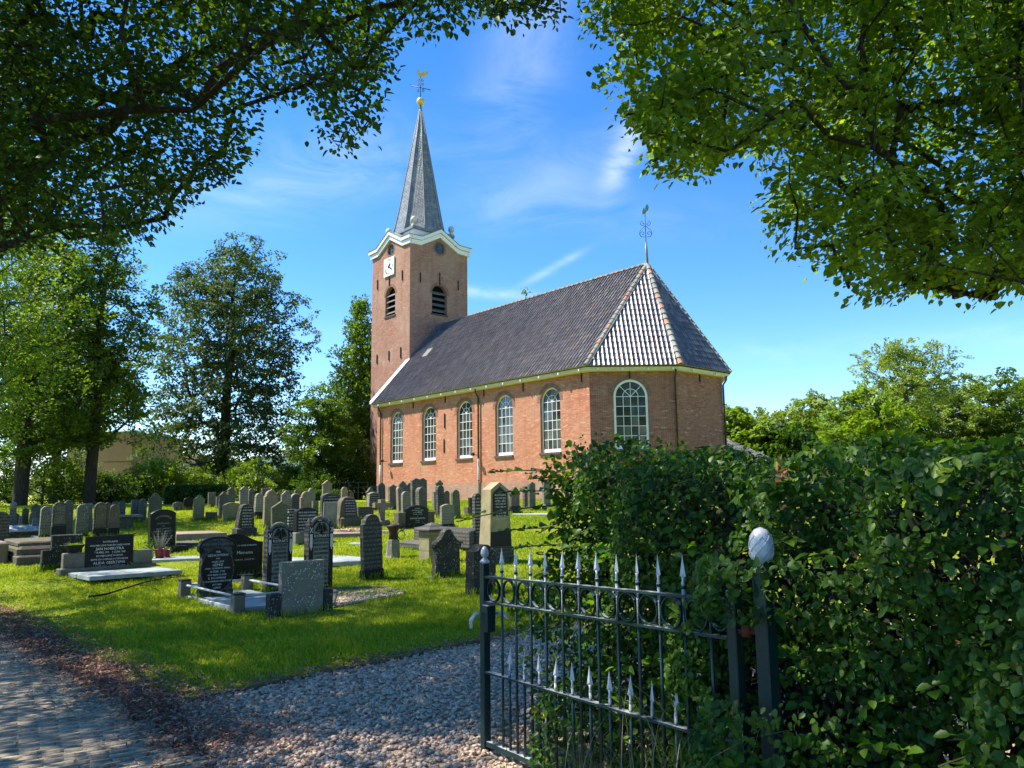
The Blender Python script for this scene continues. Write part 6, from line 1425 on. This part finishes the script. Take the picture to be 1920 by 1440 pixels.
leafmesh('young_shoots', YG[0], YG[1]+[0, 0, -.25], YG[2]+gn*.5, YG[3], YG[3]*.7, LM['shoot'], hedge, 2, kind='stuff')
EP = [np.concatenate([x[k] for x in EX]) for k in range(4)]
P = np.r_[P, EP[0]]; D = np.r_[D, EP[1]]; Nn = np.r_[Nn, EP[2]]; sz = np.r_[sz, EP[3]]
cav = np.sin(P[:, 2]*11+P@gd*3+np.sin(P@gd*6))*np.sin(P@gd*9+P[:, 2]*4)+.6*np.sin(P[:, 2]*23-P@gd*13); kp = (cav > -.75)|(rng.uniform(0, 1, len(P)) < .22)|(np.arange(len(P)) >= int(n*.70)); nfr = int(kp[:nfr].sum()); nn0 = int(kp[:n].sum()); P, D, Nn, sz = P[kp], D[kp], Nn[kp], sz[kp]; n = nn0
px, py, pz = proj(P+HA); score = np.where((px > 0) & (px < 1920) & (py > 0) & (py < 1440) & (pz > .3), sz/np.maximum(pz, .3), 0)*(np.r_[np.arange(n) < nfr, np.ones(len(P)-n, bool)])
dd_ = np.zeros(len(P)); outm = (P@gn)-bulge(P@gd, P[:, 2]) > .0
score = score*np.where(outm, 1, .3)
big = np.argsort(-score)[:300]; rest = np.setdiff1d(np.arange(len(P)), big)
fol = leafmesh('foliage', P[rest], D[rest], Nn[rest], sz[rest], sz[rest]*.68, M['hedge'], hedge, 2, kind='stuff')
lf = leafmesh('leaf', np.zeros((1, 3)), np.array([[0, 1., 0]]), np.array([[0, 0, 1.]]), np.array([1.]), np.array([.68]), M['hedge'], hedge, 2); leaf_me = lf.data; bpy.data.objects.remove(lf)
mlf = Mat('hedge_leaf', .42, .35); cc = mlf.ramp(mlf.obrnd(), [(0, (.035, .09, .014)), (.6, (.06, .14, .018)), (1, (.13, .24, .025))]); mlf.color(cc); tt_ = mlf.n('BsdfTranslucent'); mlf.l(mlf.mix(1, cc, (1.7, 1.9, .5), 'MULTIPLY'), tt_.inputs[0]); mm = mlf.n('MixShader'); mm.inputs[0].default_value = .28; mlf.l(mlf.b.outputs[0], mm.inputs[1]); mlf.l(tt_.outputs[0], mm.inputs[2]); mlf.l(mm.outputs[0], mlf.t.nodes['Material Output'].inputs[0])
leaf_me.materials.clear(); leaf_me.materials.append(mlf.m)
for i in big:
    d_ = Vector(D[i]).normalized(); s_ = Vector(Nn[i]).cross(d_).normalized(); n_ = d_.cross(s_)*-1; n_ = s_.cross(d_); k = sz[i]
    o_ = link('leaf', leaf_me, hedge); o_.matrix_basis = Matrix(((s_.x*k, d_.x*k, n_.x*k, P[i, 0]), (s_.y*k, d_.y*k, n_.y*k, P[i, 1]), (s_.z*k, d_.z*k, n_.z*k, P[i, 2]), (0, 0, 0, 1)))
tw_mb.obj('twigs', simple('hedge_twig', (.10, .075, .05), .85, .2, var=.4), hedge, kind='stuff')
# woody inside: stems and a deep layer of leaves, darkened to paint the shade within
mb = MB(); 
for j in range(46):
    tt = .1+j*.105+random.uniform(-.03, .03); q = -.5-random.uniform(-.2, .3); p = gd*tt+gn*q; mb.tube([(p[0], p[1], -.02), (p[0]+random.gauss(0, .05), p[1]+random.gauss(0, .05), .7), (p[0]+random.gauss(0, .1), p[1]+random.gauss(0, .1), 1.5)], [.018, .014, .006], 5)
    for w2 in range(5):
        z = random.uniform(.15, 1.5); mb.tube([(p[0], p[1], z), tuple(np.array([p[0], p[1], z])+gn*random.uniform(.25, .5)+gd*random.gauss(0, .2)+[0, 0, random.uniform(-.05, .2)])], [.007, .003], 4)
mb.obj('stems', BK, hedge, kind='stuff')
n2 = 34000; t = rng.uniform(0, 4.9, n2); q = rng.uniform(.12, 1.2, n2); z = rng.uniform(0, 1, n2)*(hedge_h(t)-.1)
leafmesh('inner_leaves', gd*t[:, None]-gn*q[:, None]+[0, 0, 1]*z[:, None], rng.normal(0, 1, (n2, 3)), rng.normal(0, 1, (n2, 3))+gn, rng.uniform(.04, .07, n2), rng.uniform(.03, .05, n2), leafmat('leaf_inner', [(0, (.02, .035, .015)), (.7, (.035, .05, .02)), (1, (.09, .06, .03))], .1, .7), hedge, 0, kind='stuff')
# brown withered sprig and yellow shoots
def sprig(px, py, y, col, label, n_=9, L=.05):
    p = at_y(px, py, y); m_ = leafmat('leaf_'+label.split()[0], [(0, col), (1, tuple(min(1, c*1.5) for c in col))], .4, .5, (1.5, 1.5, .6))
    Pp = p-HA+rng.normal(0, .022, (n_, 3)); leafmesh('sprig', Pp, rng.normal(0, 1, (n_, 3))+[0, 0, -.3], rng.normal(0, .5, (n_, 3))+gn, rng.uniform(L*.7, L*1.2, n_), rng.uniform(L*.3, L*.5, n_), m_, hedge, 1, kind='stuff')
def hy(px):   # depth of the hedge face along the pixel column
    d = ray(px, 1000); n_ = gn; P0 = HA+gn*.16; return float(((P0-CP)@n_)/(d@n_))
for (px, py, c_, l_) in ((1475, 882, (.25, .11, .04), 'withered'), (1375, 925, (.34, .40, .04), 'yellow'), (1333, 1092, (.34, .42, .04), 'yellow2'), (1270, 1148, (.34, .42, .04), 'yellow3'), (1455, 1115, (.28, .38, .05), 'yellow4'), (1785, 880, (.30, .38, .05), 'yellow5'), (1646, 1118, (.16, .24, .04), 'lime5')):
    sprig(px, py, hy(px)-.06, c_, l_, 9 if 'with' in l_ else 7)
print('tpost', float((at_y(1437, 1200, 3.24)-HA)@gd))
# bright lower leaf bands the photo shows catching light
# ---- gate
M['gate'] = None
m = Mat('gate_paint', .38, .5); o = m.tc('Object'); g_ = m.n('NewGeometry'); sx = m.n('SeparateXYZ'); m.l(g_.outputs['Normal'], sx.inputs[0])
c = m.mix(m.noise(6, 4, .6, o), (.006, .024, .024), (.010, .038, .036)); pale_top = m.math('MULTIPLY', m.math('GREATER_THAN', sx.outputs[2], .6), m.noise(4.5, 5, .7, o, .44, .48)); m.color(m.mix(pale_top, c, (.40, .43, .46))); m.bump(m.noise(80), .15, .002); M['gate'] = m.m  # upward faces get noisy pale grey patches over the green
M['silver'] = simple('silver_paint', (.62, .64, .66), .34, .6, metal=.15, var=.22, scale=20)
GP0 = np.array([-.19, 5.06, 0]); GP1 = np.array([.935, 3.385, 0]); GL = float(np.linalg.norm(GP1-GP0)); gaz = math.atan2(GP1[1]-GP0[1], GP1[0]-GP0[0])
gate = empty('iron_gate', tuple(GP0), gaz, label='open dark green wrought iron gate with silver spear points', cat='gate')
TILT = .062/2.0
def gz(x): return TILT*x
def rail_(z, h, d_=.012, x0=.025, x1=None):
    x1 = x1 or GL-.03; mb = MB(); V = []
    for x in (x0, x1):
        for (yy, zz) in ((-d_, z), (d_, z), (d_, z+h), (-d_, z+h)): V.append((x, yy, zz+gz(x)))
    return mb.add(V, [(0, 1, 2, 3), (7, 6, 5, 4), (0, 4, 5, 1), (1, 5, 6, 2), (2, 6, 7, 3), (3, 7, 4, 0)]).obj('rail', M['gate'], gate)
for z, h, d_ in ((1.062, .012, .020), (.905, .012, .020), (.478, .012, .020), (.045, .03, .016)): rail_(z, h, d_)
def stile(x, z1, w_=.025):
    s_ = MB().rbox(x-w_, x+w_, -w_, w_, .0, z1, .004).obj('stile', M['gate'], gate); return s_
st = stile(0, 1.155)
MB().lathe([(.028, 0), (.034, .006), (.028, .014), (.012, .028), (.012, .036), (.022, .042), (.026, .058), (.024, .075), (.016, .092), (.004, .104)], (0, 0, 1.155), 12).obj('acorn_finial', M['silver'], st)
stile(GL, 1.175)
def spear_mesh(k=1.0):
    mb = MB(); hw, th = .020*k, .008*k
    z = [0, .028*k, .052*k, .062*k, .160*k]
    mb.lathe([(.009*k, 0), (.0095*k, .015*k), (.007*k, .03*k), (.009*k, .05*k)], sides=8)
    V = [(-.008*k, 0, .045*k), (-hw, 0, .052*k), (-.010*k, 0, .105*k), (0, 0, .165*k), (.010*k, 0, .105*k), (hw, 0, .052*k), (.008*k, 0, .045*k), (0, -th, .065*k), (0, th, .065*k)]
    F_ = []
    for i in range(6): F_ += [(i, i+1, 7), (i+1, i, 8)]
    F_ += [(6, 0, 7), (0, 6, 8)]; mb.add(V, F_); return mb.mesh('spear_point', M['silver'])
SPm = spear_mesh(.86)
def barmesh(L): return MB().tube([(0, 0, 0), (0, 0, L)], .0082, 8).mesh('bar', M['gate'])
LB, SB = barmesh(1.105-.06), barmesh(.53-.06)
pxs = [941.6, 967.8, 995.6, 1023.7, 1055, 1086, 1121, 1158, 1196.7, 1237, 1283, 1331.7]
def tpos(px): d = ray(px, 1150); nrm = np.array([-math.sin(gaz), math.cos(gaz), 0]); t_ = ((GP0-CP)@nrm)/(d@nrm); return float((CP+d*t_-GP0)@np.array([math.cos(gaz), math.sin(gaz), 0]))
NB = 12; sp_ = GL/(NB+1)
print('gate', GL, [round(tpos(p), 3) for p in pxs], sp_)
M['collar'] = M['gate']
for i in range(NB):
    x = tpos(pxs[i]); b_ = link('bar', LB, gate, (x, 0, .06+gz(x))); 
    MB().lathe([(.010, 0), (.013, .008), (.010, .016)], (x, 0, 1.10+gz(x)), 8).obj('collar', M['gate'], gate)
    sp1 = link('spear_point', SPm, gate, (x, 0, 1.112+gz(x)), (0, random.gauss(0, .02), random.gauss(.3, .3)))
    if i < NB-1:
        xs = (x+tpos(pxs[i+1]))/2; link('bar', SB, gate, (xs, 0, .06+gz(xs))); link('spear_point', SPm, gate, (xs, 0, .525+gz(xs)), (0, random.gauss(0, .03), random.gauss(.3, .3)))
edges_ = [0.02]+[tpos(p) for p in pxs]+[GL-.02]
for i in range(len(edges_)-1):
    a, b_ = edges_[i], edges_[i+1]; xc = (a+b_)/2; rr = min(.066, (b_-a)/2-.006); zc = (1.062+.917)/2+gz(xc); n_ = 22; mb = MB(); V = []
    for k in range(n_):
        c_, s_ = math.cos(2*PI*k/n_), math.sin(2*PI*k/n_)
        for (r_, y_) in ((rr, -.009), (rr, .009), (rr-.006, .009), (rr-.006, -.009)): V.append((xc+r_*c_, y_, zc+r_*1.08*s_))
    mb.add(V, [(4*k+q_, 4*((k+1) % n_)+q_, 4*((k+1) % n_)+(q_+1) % 4, 4*k+(q_+1) % 4) for k in range(n_) for q_ in range(4)]); mb.obj('ring', M['gate'], gate)
lk = MB().rbox(.012, .078, -.034, .034, .735, .900, .006).obj('lock_box', M['gate'], gate)
mb = MB(); mb.tube([(.0, -.03, .845), (.0, -.075, .845)], .009, 8); mb.tube([(.0, -.07, .845), (-.035, -.08, .80), (-.03, -.085, .75)], [.012, .016, .010], 7); mb.obj('handle', M['silver'], lk)
mb = MB(); mb.tube([(.05, .03, .84), (.05, .075, .84)], .009, 8); mb.tube([(.05, .07, .845), (.11, .08, .835), (.145, .08, .815)], [.012, .014, .006], 7); mb.obj('lever', M['silver'], lk)
# hinge post in the hedge with pineapple finial
hp = at_y(1437, 1200, 3.24); post = empty('gate_post', (hp[0], hp[1], 0), gaz, label='dark green square gate post wrapped in hedge, silver pineapple knob on top', cat='gate post')
MB().rbox(-.032, .032, -.032, .032, -.02, 1.27, .004).obj('post', M['gate'], post)
kn = MB(); prof = [(.022, 1.27), (.03, 1.275), (.024, 1.29), (.018, 1.296), (.030, 1.303), (.043, 1.315), (.048, 1.335), (.049, 1.365), (.046, 1.395), (.039, 1.418), (.026, 1.436), (.003, 1.446)]
kn.lathe(prof, (0, 0, 0), 24); kk = kn.obj('pineapple_knob', M['silver'], post)
mb = MB()
for s_ in (1, -1):
    for j in range(8):
        pts = []
        for q_ in range(9):
            z = 1.325+q_*.011; r_ = np.interp(z, [p[1] for p in prof], [p[0] for p in prof])+.0008; a = j*PI/4+s_*q_*.20; pts.append((r_*math.cos(a), r_*math.sin(a), z))
        mb.tube(pts, .0022, 4)
mb.obj('lattice_relief', M['silver'], kk)
hg = np.array([GL, 0]); MB().tube([(.0, -.0, 1.02), (-.06, -.02, 1.02), (-.10, -.05, 1.02)], .011, 8).obj('rusty_hinge', simple('rust', (.16, .045, .03), .8, .2, var=.5), post)
MB().lathe([(.018, 1.0), (.02, 1.02), (.018, 1.045)], (-.075, -.03, 0), 10).obj('hinge_eye', simple('rust2', (.20, .06, .035), .8, .2, var=.5), post)
# tall arching grass at the gate's foot
M['tallgrass'] = leafmat('tall_grass', [(0, (.10, .16, .05)), (.6, (.18, .24, .09)), (1, (.36, .36, .20))], .35, .5, (1.4, 1.4, .6))
def tall(n_, c, spread, hh, seed, label):
    rg = np.random.default_rng(seed); Vs = []; Fs = []; b_ = 0
    for j in range(n_):
        p = np.array(c)+np.array([*rg.normal(0, 1, 2)*spread, 0]); a = rg.uniform(0, 2*PI); d_ = np.array([math.cos(a), math.sin(a), 0]); sd = np.array([-d_[1], d_[0], 0]); h = hh*rg.uniform(.4, 1.1); out_ = h*rg.uniform(.25, .9); w_ = rg.uniform(.0016, .0032)
        for q_ in range(8):
            t_ = q_/7; pos = p+d_*out_*t_**2.2+[0, 0, h*(t_*1.35-.5*t_**3*rg.uniform(.9, 1.1))]; ww = w_*(1-t_*.8); Vs += [pos-sd*ww, pos+sd*ww]
            if q_ < 7: k = b_+2*q_; Fs.append((k, k+1, k+3, k+2))
        b_ += 16
    return link('tall_grass', npmesh('tall_grass', np.array(Vs), np.array(Fs), M['tallgrass']), None, kind='stuff', label=label)
tall(230, (.70, 3.45, 0), np.array([.30, .30]), .80, 5, 'tall pale arching grass growing through the gate foot and hedge')
tall(60, (1.25, 2.5, 0), np.array([.25, .2]), .70, 6, 'a few tall grass blades before the lower hedge')
# plants in the pots and bowl
def tuft(e, n_, r_, h, mat, L, up=.5, name='plant', z0=.12):
    P = rng.normal(0, 1, (n_, 3))*[r_*.5, r_*.5, h*.28]+[0, 0, z0+h*.45]; leafmesh(name, P, rng.normal(0, .6, (n_, 3))+[0, 0, up], rng.normal(0, 1, (n_, 3)), np.full(n_, L), np.full(n_, L*.45), mat, e, 0)
tuft(POTS[2][0], 170, .17, .28, LM['dark'], .05); tuft(POTS[1][0], 60, .12, .10, LM['mid'], .04, z0=.13); tuft(bw, 170, .16, .05, LM['bright'], .035, z0=.13, name='flowers')
mb = MB(); rg = random.Random(4)
for j in range(46):
    a = rg.uniform(0, 2*PI); s_ = rg.uniform(.05, .24); z = rg.uniform(.25, .48)-s_*.3; mb.tube([(0, 0, .17), (s_*.5*math.cos(a), s_*.5*math.sin(a), .17+z*.4), (s_*math.cos(a), s_*math.sin(a), .17+z)], [.005, .004, .002], 4)
mb.obj('dry_twigs', simple('dry_heather', (.30, .27, .22), .9, .1), POTS[0][0])
tuft(pb, 40, .12, .05, LM['mid'], .03, z0=.07)

# longer uncut grass round the feet of the stones
Pt = []
for PL_, w_ in FEET:
    if PL_[1] > 30: continue
    k = int(70+60*min(w_, 1.2)); u = rng.uniform(-.08, w_+.08, k); v = np.where(rng.uniform(0, 1, k) < .7, rng.normal(.035, .025, k), rng.uniform(-.2, .05, k))
    Pt.append(PL_+GW*u[:, None]+GN*v[:, None])
Pt = np.concatenate(Pt); Pt[:, 2] = T(Pt[:, 0], Pt[:, 1]); blades('long_grass', Pt, rng.uniform(.06, .17, len(Pt)), M['grass'], wd=.0045, lean=.3, label='longer uncut grass tufts growing round the feet of the gravestones')

# sapling rooted on the church ridge
tt_ = min(np.linspace(0, 1, 400), key=lambda q: abs(float(proj(C2W(*(AP*(1-q)+RW*q)))[0][0])-985)); rp = C2W(*(AP*(1-tt_)+RW*tt_))
rw = empty('roof_plant', tuple(rp), 0, label='tiny sapling rooted in the ridge tiles of the church roof', cat='plant'); MB().tube([(0, 0, 0), (.03, 0, .35), (.0, .02, .6)], .012, 4).tube([(.02, 0, .25), (-.18, 0, .5)], .008, 4).tube([(.03, 0, .3), (.2, .02, .5)], .008, 4).obj('stem', BK, rw)
P_ = rng.normal(0, 1, (60, 3))*[.16, .13, .11]+[0, 0, .5]; leafmesh('foliage', P_, rng.normal(0, 1, (60, 3)), rng.normal(0, 1, (60, 3))+[0, 0, 1], np.full(60, .15), np.full(60, .10), LM['bright'], rw, 0)
